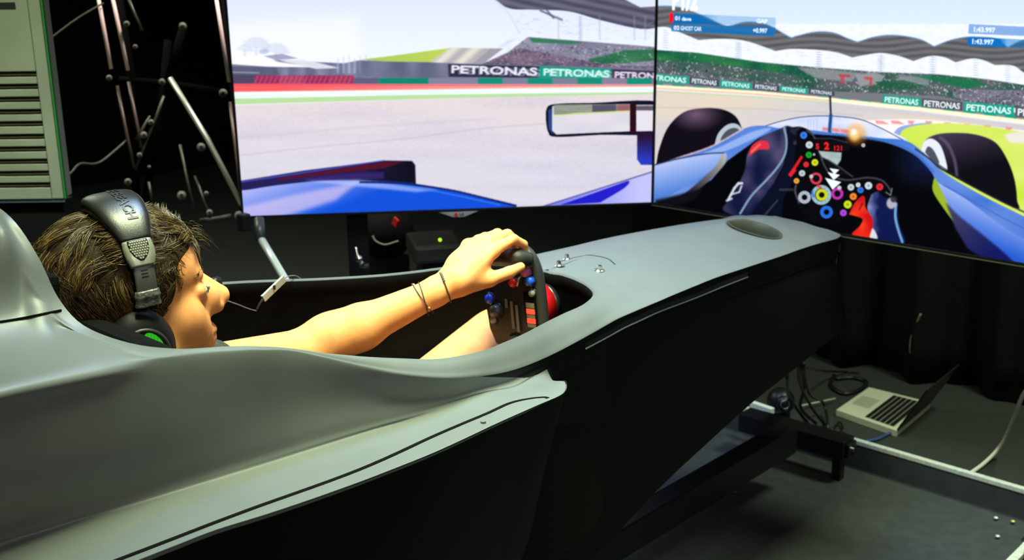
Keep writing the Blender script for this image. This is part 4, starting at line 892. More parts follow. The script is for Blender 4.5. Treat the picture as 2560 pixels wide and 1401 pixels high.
PI_ = [(-1.428, 1.520, 1.086), (-1.452, 1.530, 1.090), (-1.475, 1.527, 1.088), (-1.496, 1.515, 1.080)]
DI_ = [(-1.428, 1.548, 1.070), (-1.452, 1.556, 1.070), (-1.475, 1.553, 1.068), (-1.496, 1.541, 1.062)]
TI_ = [(-1.430, 1.553, 1.047), (-1.454, 1.560, 1.043), (-1.476, 1.557, 1.042), (-1.496, 1.546, 1.042)]
for m_, p_, d_, t_ in zip(MC, PI_, DI_, TI_):
    B_.cap(m_, p_, .0112, .0098, .006); B_.ell(m_, (.0115, .012, .0118), .006); B_.cap(p_, d_, .0098, .0088, .003); B_.cap(d_, t_, .0087, .0078, .003)
B_.cap((-1.448, 1.402, 1.018), (-1.420, 1.446, 1.024), .018, .0135, .014); B_.cap((-1.420, 1.446, 1.024), (-1.404, 1.483, 1.033), .0128, .0112, .007); B_.cap((-1.404, 1.483, 1.033), (-1.402, 1.512, 1.038), .0112, .0088, .004)
# right arm, low on the wheel behind the cockpit side
RW = np.array([-1.40, 1.42, .80])
B_.cap((-1.27, .75, .955), (-1.25, 1.10, .83), .050, .041, .03); B_.cap((-1.25, 1.10, .83), (-1.34, 1.30, .81), .040, .034, .02); B_.cap((-1.34, 1.30, .81), RW, .034, .026, .02)
RM = [(-1.425 - .021 * i, 1.492, .790 - .004 * (i % 2)) for i in range(4)]
for i, m_ in enumerate(RM):
    B_.cap(RW + np.array([-.012 * i, .01, 0]), m_, .018, .012, .012)
    p_ = (m_[0], 1.54, .776); d_ = (m_[0], 1.562, .790); t_ = (m_[0], 1.560, .812)
    B_.cap(m_, p_, .0108, .0095, .005); B_.cap(p_, d_, .0095, .0088, .003); B_.cap(d_, t_, .0087, .0078, .003)
B_.cap(RW + np.array([0, .01, .01]), (-1.405, 1.47, .815), .016, .0125, .012); B_.cap((-1.405, 1.47, .815), (-1.41, 1.512, .823), .012, .009, .006)
# legs
B_.cap((-1.52, .85, .60), (-1.605, 1.66, .825), .078, .060, .03); B_.cap((-1.605, 1.66, .825), (-1.60, 1.74, .62), .056, .045, .02); B_.cap((-1.40, .85, .68), (-1.44, 1.5, .70), .070, .05, .03)
man = root('person', (-1.43, .75, .55), 'young man with brown hair seated in the cockpit, one hand gripping the wheel', 'person')
body = link('body', B_.mesh(), M_skin, man, True)
sm = body.modifiers.new('s', 'SMOOTH'); sm.factor = .5; sm.iterations = 2
# shirt and shorts
Mcl = mat('grey_marl_cloth', (.050, .054, .040), .9, noise=.5, nscale=420, bump=.6, bscale=700, spec=.1)
C_ = Field((-1.80, .50, .60), (-1.05, 1.2, 1.05), .006)
C_.ell((-1.43, .68, .82), (.178, .112, .21), .05); C_.cap((-1.57, .70, .95), (-1.29, .70, .95), .062, .062, .05); C_.cap((-1.59, .74, .95), (-1.60, .95, .935), .060, .060, .03); C_.cap((-1.27, .74, .95), (-1.26, .92, .90), .060, .058, .03)
C_.cap((-1.43, .71, 1.0), (-1.43, .74, 1.2), .055, .05, .01, True)
link('shirt', C_.mesh(), Mcl, man, True)
C_ = Field((-1.80, .6, .50), (-1.05, 1.6, 1.0), .006)
C_.ell((-1.44, .78, .64), (.18, .14, .11), .05); C_.cap((-1.52, .85, .62), (-1.585, 1.32, .745), .090, .080, .03); C_.cap((-1.40, .85, .68), (-1.42, 1.28, .69), .080, .068, .03)
C_.cap((-1.52, 1.18, .80), (-1.54, 1.27, .845), .055, .050, .03)
link('shorts', C_.mesh(), Mcl, man, True)
# eyes, brows, lashes
for s in (-1, 1):
    ey = hp(s * .033, .0795, .009)
    bm = bmesh.new(); bmesh.ops.create_uvsphere(bm, u_segments=20, v_segments=14, radius=.0128); bmesh.ops.translate(bm, verts=bm.verts, vec=Vector(tuple(ey)) + Vector((0, .0015, -.001))); e = link('eyeball', bmm(bm), mat('eye_white', (.7, .66, .6), .2), man, True)
    d0 = Vector(tuple(ey)) + Vector((0, .0015, -.001)); link('iris', cyl(d0 + Vector((0, .0118, 0)), d0 + Vector((0, .0134, 0)), .0055), mat('iris_brown', (.05, .025, .01), .2), e, True)
Mh = bpy.data.materials.new('brown_hair'); Mh.use_nodes = True
nt = Mh.node_tree; b = nt.nodes['Principled BSDF']; gi = nt.nodes.new('ShaderNodeNewGeometry'); cr = nt.nodes.new('ShaderNodeValToRGB')
cr.color_ramp.elements[0].color = (.018, .010, .003, 1); cr.color_ramp.elements[1].color = (.27, .17, .045, 1); e = cr.color_ramp.elements.new(.55); e.color = (.062, .037, .009, 1)
nt.links.new(gi.outputs['Random Per Island'], cr.inputs[0]); nt.links.new(cr.outputs[0], b.inputs['Base Color']); b.inputs['Roughness'].default_value = .38; b.inputs['Specular IOR Level'].default_value = .6
Mhb = mat('hair_base', (.028, .017, .005), .8, noise=.5, nscale=200, bump=.8, bscale=300, spec=.2)
def strands(name, L, parent, m):
    V = []; F = []
    for P, r0 in L:
        n = len(P); o = len(V)
        for i, p in enumerate(P):
            d = P[min(i + 1, n - 1)] - P[max(i - 1, 0)]; d = d / (np.linalg.norm(d) + 1e-9)
            x = np.cross(d, (.3, .5, .81)); x /= np.linalg.norm(x) + 1e-9; y = np.cross(d, x); r = r0 * (1 - .75 * (i / (n - 1)) ** 2)
            for k in range(3): V.append(p + (x * cos(2.094 * k) + y * sin(2.094 * k)) * r)
        for i in range(n - 1):
            for k in range(3): a = o + i * 3; F.append((a + k, a + (k + 1) % 3, a + 3 + (k + 1) % 3, a + 3 + k))
    return link(name, pyd(V, F), m, parent, True)
# hair cap
HB = Field(hp(0, 0, .03) - .16, hp(0, 0, .03) + .16, .004)
HB.ell(hp(0, -.014, .048), hr(.081, .103, .085), .01, HROT); HB.ell(hp(0, -.055, -.03), hr(.060, .062, .06), .03, HROT); HB.ell(hp(0, .035, .068), hr(.052, .044, .034), .02, HROT)
HB.ell(hp(0, .115, .005), hr(.13, .080, .066), .006, HROT, True); HB.ell(hp(0, .12, -.09), hr(.15, .10, .075), .006, HROT, True)
HB.ell(hp(0, -.02, -.17), hr(.2, .2, .075), .01, HROT, True)
hcap = link('hair', HB.mesh(), Mhb, man, True)
def scalp(u): return np.array([0, -.014, .048]) + np.array([.080, .102, .084]) * u
def hairline(q):       # inside the hair region, head-local coordinates
    x, y, z = q
    if y > .075: return z > .066
    if y > .03: return z > .066 - (.075 - y) * 1.25
    if y > .012: return z > -.012 - (.03 - y) * 1.6
    return z > -.080 + max(0, y + .02) * .9
ST_ = []; r_ = np.random.default_rng(3); tries = 0
while len(ST_) < 9500 and tries < 5000:
    tries += 1; u = r_.normal(size=3); u /= np.linalg.norm(u)
    if u[2] < -.95: continue
    q = scalp(u)
    if not hairline(q): continue
    if u[0] < -.5 and u[1] < .6 and r_.random() < .75: continue                  # far side is hidden, keep it sparse
    side = (abs(u[0]) > .55 and u[2] < .60 and u[1] > .0) or (abs(u[0]) > .25 and u[2] < .5 and u[1] > .3)
    topf = u[2] > .3 and u[1] > -.25
    nrm = u / np.array([.080, .102, .084]); nrm /= np.linalg.norm(nrm)
    if topf: fl = np.array([.25 * u[0] + .25, 1, .30 + .5 * u[1]]); ln = .036
    elif side: fl = np.array([0, .15, -1.0]) + .22 * r_.normal(size=3); ln = .014
    else: fl = np.array([.35 * u[0] + .12 * sin(9 * u[0] + 4 * u[2]), .30, -1.]); ln = .040
    if u[2] > .25 and u[1] < -.2: fl = np.array([.5 * u[0], -.55 if u[1] > -.6 else -.1, -.7]); ln = .045
    fl = fl + .20 * r_.normal(size=3); fl -= nrm * (fl @ nrm); fl /= np.linalg.norm(fl)
    lift = .010 if not side else .0022; wav = r_.normal() * .35; nst = 30 if not side else 12
    tipj = r_.normal(size=3) * .004
    for k in range(nst):
        rq = u + r_.normal(size=3) * (.055 if not side else .05); rq /= np.linalg.norm(rq); p = scalp(rq) * 1.0
        P = []; n = 7; l_ = ln * r_.uniform(.75, 1.15); d = fl + r_.normal(size=3) * .07; tip = scalp(u) + fl * l_ + nrm * lift
        sdv = np.cross(nrm, fl)
        for i in range(n):
            t = i / (n - 1); q = p + d * l_ * t; q = q * (1 - .55 * t * t) + (tip + tipj + (q - tip) * .35) * .55 * t * t + sdv * wav * .012 * sin(3.1 * t)
            g_ = (q - np.array([0, -.014, .048])) / np.array([.082, .104, .086]); m_ = np.linalg.norm(g_); want = 1.0 + (.075 * sin(pi * min(1, t * .75)) if not side else .02 * t + .004) * r_.uniform(.9, 1.0) + (.055 * max(0, u[1]) * t if topf else 0)
            if m_ < want or not topf: q = np.array([0, -.014, .048]) + g_ / m_ * want * np.array([.082, .104, .086])
            P.append(hp(*q))
        ST_.append((np.array(P), (.00062 if not side else .00042) * r_.uniform(.7, 1.2)))
hs = strands('hair_strands', ST_, hcap, Mh); hs['kind'] = 'stuff'
fly = []
for k in range(26):
    a = hp(.03 + r_.normal() * .015, .088, .088 + r_.normal() * .008); P = [a + np.array([.006 * t * t, .016 * t, .003 * t - .018 * t * t]) * (1 + .4 * r_.normal()) for t in np.linspace(0, 1, 7)]; fly.append((np.array(P), .00025))
for k in range(30):
    a = hp(r_.normal() * .02, -.095 + r_.normal() * .01, .085 + r_.normal() * .01); P = [a + np.array([.01 * r_.normal() * t, -.018 * t, .012 * t - .01 * t * t]) for t in np.linspace(0, 1, 5)]; fly.append((np.array(P), .00025))
strands('loose_strands', fly, hcap, Mh)['kind'] = 'stuff'
br = []
for s in (-1, 1):
    for k in range(110):
        t = r_.random(); x = s * (.016 + .034 * t); a = hp(x, .0955 - .021 * t ** 1.6, .030 + .004 * sin(pi * t) + r_.normal() * .0015); d = HROT @ np.array([s * .8, -.15 - .5 * t, .25]) * .007
        br.append((np.array([a - d * .2, a + d * .4 + np.array([0, .0012, 0]), a + d]), .00032))
strands('eyebrow', br, man, mat('brow_brown', (.07, .04, .012), .6))['kind'] = 'stuff'
la = []
for s in (-1, 1):
    for k in range(26):
        t = k / 25; x = s * (.021 + .025 * t); a = hp(x, .0925 - .012 * t ** 2, .0095); d = HROT @ np.array([s * .35, 1, .10 - .35]) * .0075
        la.append((np.array([a, a + d * .5, a + d + np.array([0, 0, .002])]), .00024))
strands('eyelashes', la, man, mat('lash', (.02, .012, .006), .6))['kind'] = 'stuff'

# ------------------------------------------------------------------ headset
hd_ = root('headset', hp(0, 0, .02), 'black over-ear headset with green cup inserts worn by the driver', 'headset')
CY = -.012
def arcp(phi, rx=.092, rz=.098, y=None):   # phi 0 = right ear level, 90 = crown
    return np.array([rx * cos(phi), CY + .014 * abs(cos(phi)) + .008 * sin(phi), .040 + rz * sin(phi)])
def band(ph0, ph1, wdt, thk, n, rx=.092, rz=.098, off=0, taper=None, rnd=12):
    V = []; F = []
    for i in range(n + 1):
        t = i / n; ph = radians(ph0 + (ph1 - ph0) * t)
        c = arcp(ph, rx, rz); nr = np.array([cos(ph) / rx, 0, sin(ph) / rz]); nr /= np.linalg.norm(nr)
        wi = (wdt if np.isscalar(wdt) else np.interp(t, np.linspace(0, 1, len(wdt)), wdt)); tk = (thk if np.isscalar(thk) else np.interp(t, np.linspace(0, 1, len(thk)), thk))
        for k in range(rnd):
            a = 2 * pi * k / rnd; ca, sa = cos(a), sin(a); e_ = .6
            yy = wi / 2 * math.copysign(abs(ca) ** e_, ca); hh = tk / 2 * math.copysign(abs(sa) ** e_, sa)
            V.append(hp(*(c + nr * (hh + off) + np.array([0, yy, 0]))))
    for i in range(n):
        for k in range(rnd): a = i * rnd; F.append((a + k, a + (k + 1) % rnd, a + rnd + (k + 1) % rnd, a + rnd + k))
    F += [tuple(range(rnd))[::-1], tuple(n * rnd + k for k in range(rnd))]
    return pyd(V, F)
Mpad = mat('black_leatherette', (.011, .0115, .011), .36, bump=.1, bscale=600, spec=.5)
Msil = mat('headset_silver', (.30, .31, .25), .35, .5); Mdg = mat('headset_grey', (.055, .055, .055), .42)
link('headband', band(37, 143, [.038, .056, .066, .070, .066, .056, .038], [.012, .019, .024, .026, .024, .019, .012], 40, rx=.094, rz=.102, rnd=20), Mpad, hd_, True)
for a0, a1, b0_, b1_ in ((37, 18, 0, 0), (143, 162, 0, 0)):
    yk = link('slider_trim', band(a0, a1, [.037, .039, .037, .030], [.012, .012, .011, .009], 12, rx=.0945, rz=.102, rnd=16), Msil, hd_, True, 'silver end piece of the headband')
    link('honeycomb_inlay', band(a0 + (a1 - a0) * .02, a0 + (a1 - a0) * .80, [.025, .026, .024, .018, .004], .003, 14, rx=.0945, rz=.102, off=.0052, rnd=12), mat('inlay_border', (.01, .01, .01), .4), yk, True)
    # hexagonal cells
    bm = bmesh.new()
    for i in range(8):
        for j in range(-4, 5):
            t = (i + .5) / 8; ph = radians(a0 + (a1 - a0) * (.04 + .70 * t)); yy = (j + (.5 if i % 2 else 0)) * .0030
            if abs(yy) > np.interp(t, [0, .5, .8, 1], [.0105, .0105, .007, .002]): continue
            c = arcp(ph, .0945, .102); nr = np.array([cos(ph) / .0945, 0, sin(ph) / .102]); nr /= np.linalg.norm(nr); c = c + np.array([0, yy, 0])
            add_cyl(bm, hp(*(c + nr * .0062)), hp(*(c + nr * .0074)), .00175, .0014, 6)
    link('honeycomb_cells', bmm(bm), mat('inlay_cell', (.22, .22, .16), .4), yk)
    a2 = a1 + (a1 - a0) * 1.0
    ar = link('slider_arm', band(a1 - (a1 - a0) * .1, a2, .026, .0045, 14, rx=.0945, rz=.102, rnd=16), Mdg, hd_, True, 'dark grey adjusting arm')
    bm = bmesh.new()
    for j in range(3):
        ph = radians(a1 + (a1 - a0) * (.12 + .12 * j)); c = arcp(ph, .0945, .102); add_box(bm, hp(*(c + np.array([.0026, 0, 0]))), (.0006, .009, .0009), Matrix(HROT.tolist()))
    link('scale_marks', bmm(bm), M_black, ar)
    sx = 1 if a0 < 90 else -1
    def cp(x, y, z): return hp(sx * x, y, z)
    tp = link('tape_wrap', band(a2 + (a1 - a0) * -.12, a2 + (a1 - a0) * .45, [.030, .033, .031, .034], [.010, .013, .011, .013], 14, rx=.0955, rz=.102, rnd=14), mat('crinkled_tape', (.10, .10, .09), .25, noise=.6, nscale=120, bump=1, bscale=140, spec=.7), hd_, True, 'shiny grey tape wrapped round the joint')
    cz = -.036; cy_ = CY - .003
    V = []; F = []; n = 36
    prof_ = ((.062, .030), (.064, .042), (.070, .047), (.080, .048), (.088, .045), (.096, .038), (.100, .031), (.1005, .001))
    for (xx, rr) in prof_:
        for k in range(n): a = 2 * pi * k / n; V.append(cp(xx, cy_ + rr * .92 * cos(a), cz + rr * 1.12 * sin(a)))
    for i in range(len(prof_) - 1):
        for k in range(n): F.append((i * n + k, i * n + (k + 1) % n, (i + 1) * n + (k + 1) % n, (i + 1) * n + k))
    F.append(tuple(range(n)))
    cup = link('ear_cup', pyd(V, F), mat('cup_black', (.005, .005, .006), .5, bump=.15, bscale=900, spec=.25), hd_, True)
    ringp = [cp(.1005, cy_ + .030 * cos(a), cz - .004 + .034 * sin(a)) for a in np.linspace(0, 2 * pi, 41)]
    link('cup_ring', sweep(ringp, circ(.0032, 8), closed_ends=False), mat('ring_grey', (.02, .021, .021), .45), cup, True)
    for q_, (yc_, zc_, ry_, rz_, tl) in enumerate(((.013, .008, .0100, .0200, .5), (-.016, .000, .0065, .012, -.6))):
        V = []
        for xx in (.1000, .1030):
            for k in range(24):
                a = 2 * pi * k / 24; yy, zz = ry_ * cos(a), rz_ * sin(a); V.append(cp(xx, cy_ + yc_ + yy * cos(tl) - zz * sin(tl) * .9, cz + zc_ + yy * sin(tl) + zz * cos(tl)))
        F = [(k, (k + 1) % 24, 24 + (k + 1) % 24, 24 + k) for k in range(24)] + [tuple(range(24)), tuple(range(24, 48))]
        gm = mat('green_mesh_fabric', (.03, .62, .02), .6, spec=.2)
        if 'mesh_done' not in MATS:
            nt = gm.node_tree; tcn = nt.nodes.new('ShaderNodeTexCoord'); vo = nt.nodes.new('ShaderNodeTexVoronoi'); vo.inputs['Scale'].default_value = 900; vo.inputs['Randomness'].default_value = .15
            rp = nt.nodes.new('ShaderNodeValToRGB'); rp.color_ramp.elements[0].color = (.01, .20, .01, 1); rp.color_ramp.elements[1].color = (.05, .85, .03, 1); rp.color_ramp.elements[0].position = .1; rp.color_ramp.elements[1].position = .45
            nt.links.new(tcn.outputs['Object'], vo.inputs['Vector']); nt.links.new(vo.outputs['Distance'], rp.inputs[0]); nt.links.new(rp.outputs[0], nt.nodes['Principled BSDF'].inputs['Base Color']); MATS['mesh_done'] = gm
        link('mesh_insert', pyd(V, F), gm, cup, False, 'bright green mesh insert')
# raised lettering along the headband
tm = text_mesh('TURTLE BEACH', .028, .012, 1.0)
vs = np.array([v.co[:] for v in tm.vertices]); vs[:, 0] -= vs[:, 0].max() ; L_ = -vs[:, 0].min()
scl = .0175
for v, c in zip(tm.vertices, vs):
    s_along = -c[0] * scl / .100; ph = radians(52) + s_along        # last letter sits lowest on the right side
    cc = arcp(ph, .094, .102); nr = np.array([cos(ph) / .094, 0, sin(ph) / .102]); nr /= np.linalg.norm(nr)
    yy = (c[1] - .35) * scl + .006
    tt_ = (math.degrees(ph) - 37) / 106; kk = np.linspace(0, 1, 7)
    w2 = np.interp(tt_, kk, [.038, .056, .066, .070, .066, .056, .038]) / 2; t2 = np.interp(tt_, kk, [.012, .019, .024, .026, .024, .019, .012]) / 2
    hh = t2 * max(.05, 1 - min(1, abs(yy) / w2) ** 3.333) ** .3 + .0005 + c[2] * .03
    v.co = Vector(tuple(hp(*(cc + nr * hh + np.array([0, yy, 0])))))
link('band_lettering', tm, mat('letter_black', (.004, .004, .004), .5), hd_)
# boom microphone on the far side
link('microphone_boom', tube([hp(-.098, .005, -.05), hp(-.09, .05, -.052), hp(-.065, .10, -.045), hp(-.04, .125, -.04)], .0024, 8, 6), M_black, hd_, True)
mcp = atx(538, 703, -1.50)
bm = bmesh.new(); bmesh.ops.create_uvsphere(bm, u_segments=18, v_segments=12, radius=.0115, matrix=Matrix.Translation(Vector(tuple(mcp))) @ Matrix.Diagonal((.8, 1.4, .9, 1)))
bm.free()

# ------------------------------------------------------------------ bracelets on the left wrist
def loop_at(c, d, r, n=40, rz=None, tilt=0):
    x, y, dd = frame(d); return [Vector(tuple(c)) + x * (r * cos(t)) + y * ((rz or r) * sin(t)) + dd * (tilt * sin(t)) for t in np.linspace(0, 2 * pi, n + 1)]
fd = np.array([-1.455 + 1.555, 1.388 - 1.245, 1.022 - .952]); fd /= np.linalg.norm(fd)
Mth = mat('dark_cord', (.03, .026, .022), .7, noise=.4, nscale=900)
o = root('bracelet', (-1.462, 1.374, 1.016), 'dark beaded cord bracelet nearest the hand', 'bracelet')
lp = loop_at((-1.462, 1.374, 1.016), fd, .0285, tilt=.003); link('cord', sweep(lp, circ(.0012, 6), False), Mth, o, True)
for k in range(12):
    p = lp[4 + k]; bm = bmesh.new(); bmesh.ops.create_icosphere(bm, subdivisions=2, radius=.0026, matrix=Matrix.Translation(p)); link('bead', bmm(bm), mat('grey_bead', (.05, .055, .05), .35), o, True)
o = root('bracelet', (-1.486, 1.340, .998), 'thin cord bracelet with a small gold charm higher on the wrist', 'bracelet')
for tl in (.005, -.006):
    lp = loop_at((-1.486, 1.340, .998), fd, .0315, tilt=tl); link('cord', sweep(lp, circ(.0009, 6), False), Mth, o, True)
Mgold = mat('gold', (.85, .6, .2), .25, 1)
for k in (8, 22, 34):
    p = lp[k]; bm = bmesh.new(); bmesh.ops.create_icosphere(bm, subdivisions=2, radius=.003, matrix=Matrix.Translation(p) @ Matrix.Diagonal((1.6, 1, .8, 1))); link('charm', bmm(bm), Mgold, o, True)

# ------------------------------------------------------------------ clip-on microphone lead and remote hanging in the cockpit
o = root('inline_remote', atx(680, 735, -1.60), 'small silver inline control hanging on a thin wire by the far cockpit rim', 'remote')
a, b_ = Vector(tuple(atx(657, 748, -1.69))), Vector(tuple(atx(710, 697, -1.70)))
bd = link('control_body', bar(a, b_, .013, .006, (1, 0, 0), .001), mat('remote_silver', (.35, .36, .32), .35, .4), o)
link('control_button', box((a + b_) / 2 + Vector((.006, -.002, .004)), (.004, .004, .008), None, .001), M_black, bd)
link('strain_relief', tube([a, atx(648, 762, -1.69), atx(641, 776, -1.69)], .0022, 8, 4), M_black, o, True)
link('wire', tube([atx(641, 778, -1.69), atx(620, 772, -1.67), atx(595, 762, -1.64), atx(566, 752, -1.60)], .0010, 6, 6), mat('wire_grey', (.16, .16, .22), .4), o, True)
link('wire', tube([b_, atx(722, 691, -1.71), atx(738, 690, -1.72), atx(752, 697, -1.73)], .0010, 6, 6), mat('wire_grey', (.16, .16, .22), .4), o, True)
o = root('rim_clip', atx(538, 704, -1.66), 'small round black clip on the far cockpit rim beside the forehead', 'clip')
c0 = Vector(tuple(atx(536, 706, -1.70))); link('clip_body', cyl(c0 + Vector((-.006, -.006, -.004)), c0 + Vector((.006, .010, .002)), .0105, .0095, 20, .003), M_black, o, True)

# ------------------------------------------------------------------ left background: cabinet
cb = Vector(tuple(atD(163, 495, 3.2))); cx_ = Vector(tuple(CR)); cx_.z = 0; cx_.normalize(); cn = Vector((cx_.y, -cx_.x, 0)).normalized()
if cn.dot(Vector((0, 1, 0))) > 0: cn = -cn
CB = basis(cx_, -cn, Vector((0, 0, 1)))
def cpt(u, z, w_=0): return Vector((cb.x, cb.y, 0)) + cx_ * u + Vector((0, 0, z)) + cn * w_
cabt = root('ventilated_cabinet', cpt(-.3, 0), 'tall pale green-grey ventilated cabinet at the far left', 'cabinet')
Mcab = mat('pale_cabinet', (.24, .275, .20), .5, noise=.08, nscale=9)
zb_ = cb.z; wc = .52
# front panel strips around the slots
def pxz(x, y): # point on the cabinet front plane
    d = ray(x, y); n_ = np.array(cn); t = (np.array([cb.x, cb.y, 0]) - CAMPOS) @ n_ / (d @ n_); p = CAMPOS + d * t; return (Vector(tuple(p)) - Vector((cb.x, cb.y, p[2]))).dot(cx_), p[2]
sl_ = [pxz(100, y)[1] for y in (184, 215, 247, 278, 308, 340, 371, 402, 432, 461)]
u1 = -.035
edges = []; top_ = zb_ + .72
link('cabinet_body', box(cpt(-wc / 2, (zb_ + top_) / 2, -.03), (wc, .05, top_ - zb_), CB, .004), Mcab, cabt)
zz = [top_] + sl_ + [zb_]
link('front_edge', box(cpt(-.016, (zb_ + top_) / 2, .006), (.032, .012, top_ - zb_), CB, .003), Mcab, cabt)
for i in range(len(zz) - 1):
    a_, b2 = zz[i] - (.0075 if i else 0), zz[i + 1] + (.0075 if i < len(zz) - 2 else 0)
    link('louvre_panel', box(cpt(-.032 - (wc - .032) / 2, (a_ + b2) / 2, .006), (wc - .034, .012, a_ - b2), CB, .002), Mcab, cabt)
Msl = mat('slot_dark', (.006, .006, .003), .8); Mslat = mat('slot_slat', (.045, .040, .012), .5)
for z in sl_:
    s0 = link('vent_slot', box(cpt(-.034 - .22, z, .0015), (.44, .003, .015), CB, .0004), Msl, cabt)
    link('slot_lip', box(cpt(-.034 - .22, z - .002, .006), (.44, .010, .003), CB, .0006), Mslat, s0)
link('green_edge_trim', box(cpt(.0035, (zb_ + top_) / 2, .002), (.004, .014, top_ - zb_), CB, .001), mat('green_trim', (.03, .22, .04), .4), cabt)
link('blue_lower_edge', box(cpt(-wc / 2, zb_ - .006, .002), (wc, .01, .010), CB, .001), mat('blue_edge', (.05, .10, .12), .5), cabt)
link('plinth', box(cpt(-wc / 2, zb_ / 2 - .006, -.05), (wc - .02, .07, zb_ - .012), CB, .004), M_black, cabt)
ts = link('top_slot', box(cpt(-.16, pxz(20, 14)[1], .0125), (.19, .002, .018), CB, .001), Msl, cabt)

# ------------------------------------------------------------------ folding display frame (tubes, hubs, feet)
fr = root('folding_frame', atz(420, 560, 0), 'black folding stand with polished poles behind the left screen', 'stand')
Mpole = mat('pole_lit_pink', (.95, .72, .66), .35); Mp2 = mat('polished_pole', (.72, .75, .60), .3, .6)  # first colour has the light reflected by the upper poles painted in
def PD(x, y, D): return Vector(tuple(atD(x, y, D)))
def pole(pts, r, m, nm='pole', D=3.7, par=None): return link(nm, tube([PD(x, y, D) for x, y in pts], r, 12, 1), m, par or fr, True)
for pts in ([(236, -60), (278, 172)], [(270, -60), (320, 176)], [(532, -60), (573, 205)]): pole(pts, .0062, Mpole)
for pts in ([(293, 215), (318, 340), (336, 420)], [(321, 205), (345, 320), (354, 370)], [(575, 255), (596, 430), (604, 520)]): pole(pts, .0055, mat('pole_shaded', (.10, .07, .06), .4, .5))  # same poles lower down, shade put into their colour
pole([(425, 195), (520, 350), (604, 512)], .0088, Mp2)
for pts in ([(410, 240), (388, 300), (360, 370), (338, 425)], [(315, -20), (335, 30), (356, 78)], [(450, 362), (468, 450), (486, 520)], [(487, 440), (510, 500), (526, 545)], [(372, 455), (380, 500)], [(340, 350), (352, 330), (376, 290)]): pole(pts, .005, mat('thin_rod', (.07, .075, .05), .4, .6))
for pts in ([(290, -60), (330, 200), (342, 520)], [(555, -60), (592, 300), (612, 560)], [(420, 100), (400, 300), (360, 520)], [(460, 60), (420, 200)], [(300, 200), (420, 210), (560, 232)]): pole(pts, .013, mat('frame_black', (.0015, .0015, .0015), .85, spec=.03), D=3.78)
for x, y, rr in ((273, 195, .010), (317, 60, .010), (338, 117, .008), (457, 66, .013), (405, 205, .011), (558, 233, .014), (503, 368, .014), (378, 306, .010), (360, 338, .012), (349, 388, .009), (320, 455, .012), (373, 418, .006), (454, 489, .015), (516, 484, .008), (524, 532, .011), (598, 540, .016)):
    hb = link('hub', cyl(PD(x, y, 3.70), PD(x, y, 3.64), rr, rr * .9, 18, .001), mat('hub_grey', (.12, .13, .09), .6, 0), fr, True)
    link('hub_pin', cyl(PD(x, y, 3.64), PD(x, y, 3.635), rr * .4, None, 12), M_black, hb)
pole([(500, 552), (545, 547), (578, 540)], .008, mat('foot_grey', (.05, .055, .045), .5), 'foot', 3.8)
link('leg_sleeve', tube([PD(647, 548, 3.15), PD(652, 600, 3.12)], .014, 14, 1), mat('sleeve_black', (.03, .03, .028), .4), fr, True)
link('leg_pole', tube([PD(653, 598, 3.12), PD(684, 650, 3.06), PD(716, 704, 3.0), PD(790, 830, 2.86)], .0105, 14, 1), mat('bright_pole', (.85, .88, .72), .25, .5), fr, True, 'bright polished leg')
link('leg_joint', box(PD(610, 556, 3.2), (.03, .03, .05), None, .006), M_black, fr)

# thin wires on the wall side
def cable(name, pts, r, m, label, cat='cable', sm=6): return tag(link(name, tube(pts, r, 8, sm), m, None, True), label, cat)
cable('cable', [PD(158, 446, 3.23), PD(178, 432, 3.35), PD(200, 410, 3.45), PD(235, 410, 3.55), PD(262, 398, 3.6), PD(318, 350, 3.72)], .0035, mat('grey_cable', (.09, .10, .07), .6), 'thin grey cable curving between the cabinet and the folding stand')
cable('cable', [PD(108, 112, 3.23), PD(150, 78, 3.4), PD(200, 42, 3.55), PD(258, 8, 3.69)], .0028, mat('brown_cable', (.05, .045, .02), .6), 'thin dark cable running diagonally above the cabinet side')

# ------------------------------------------------------------------ things on the floor behind the cockpit
bag = root('equipment_bag', atD(965, 590, 4.3), 'black bag with pale piping and red tag under the left screen', 'bag')
bc = PD(962, 575, 4.3)
bm = bmesh.new(); bmesh.ops.create_uvsphere(bm, u_segments=24, v_segments=16, radius=1, matrix=Matrix.Translation(bc) @ Matrix.Diagonal((.12, .10, .11, 1)))
link('bag_body', bmm(bm), M_curtain, bag, True)
link('piping', tube([PD(932, 590, 4.17), PD(938, 602, 4.17), PD(950, 609, 4.17), PD(966, 612, 4.17), PD(996, 603, 4.17)], .0032, 8, 6), mat('pale_piping', (.30, .32, .24), .6), bag, True)
link('red_tag', box(PD(989, 556, 4.16), (.028, .008, .034), Matrix.Rotation(.5, 3, 'Y'), .003), mat('red_tag', (.55, .01, .01), .6), bag)
link('bag_foot', box(Vector((bc.x, bc.y, (bc.z - .1) / 2)), (.14, .12, bc.z - .09), None, .01), M_curtain, bag)
dv = root('power_supply', atD(1100, 620, 3.75), 'black power box with a lit green lamp behind the cockpit rim', 'power supply')
dc = PD(1085, 617, 3.75)
link('housing', box(dc, (.22, .16, .06), Matrix.Rotation(-.6, 3, 'Z'), .012), mat('box_black', (.016, .017, .014), .5), dv)
link('indicator_lamp', cyl(PD(1100, 600, 3.655), PD(1100, 600, 3.645), .0062), mat('green_led', (.45, .9, .03), .4, emit=1.0), dv)
link('support_block', box(Vector((dc.x, dc.y, (dc.z - .03) / 2)), (.16, .10, dc.z - .031), Matrix.Rotation(-.6, 3, 'Z'), .004), M_black, dv)
ft = root('castor', atD(905, 650, 3.5), 'small chromed castor and bracket beside the screen column', 'castor')
link('bracket', tube([PD(889, 618, 3.5), PD(893, 638, 3.5), PD(900, 652, 3.5), PD(912, 664, 3.5)], .006, 8, 4), M_chrome, ft, True)
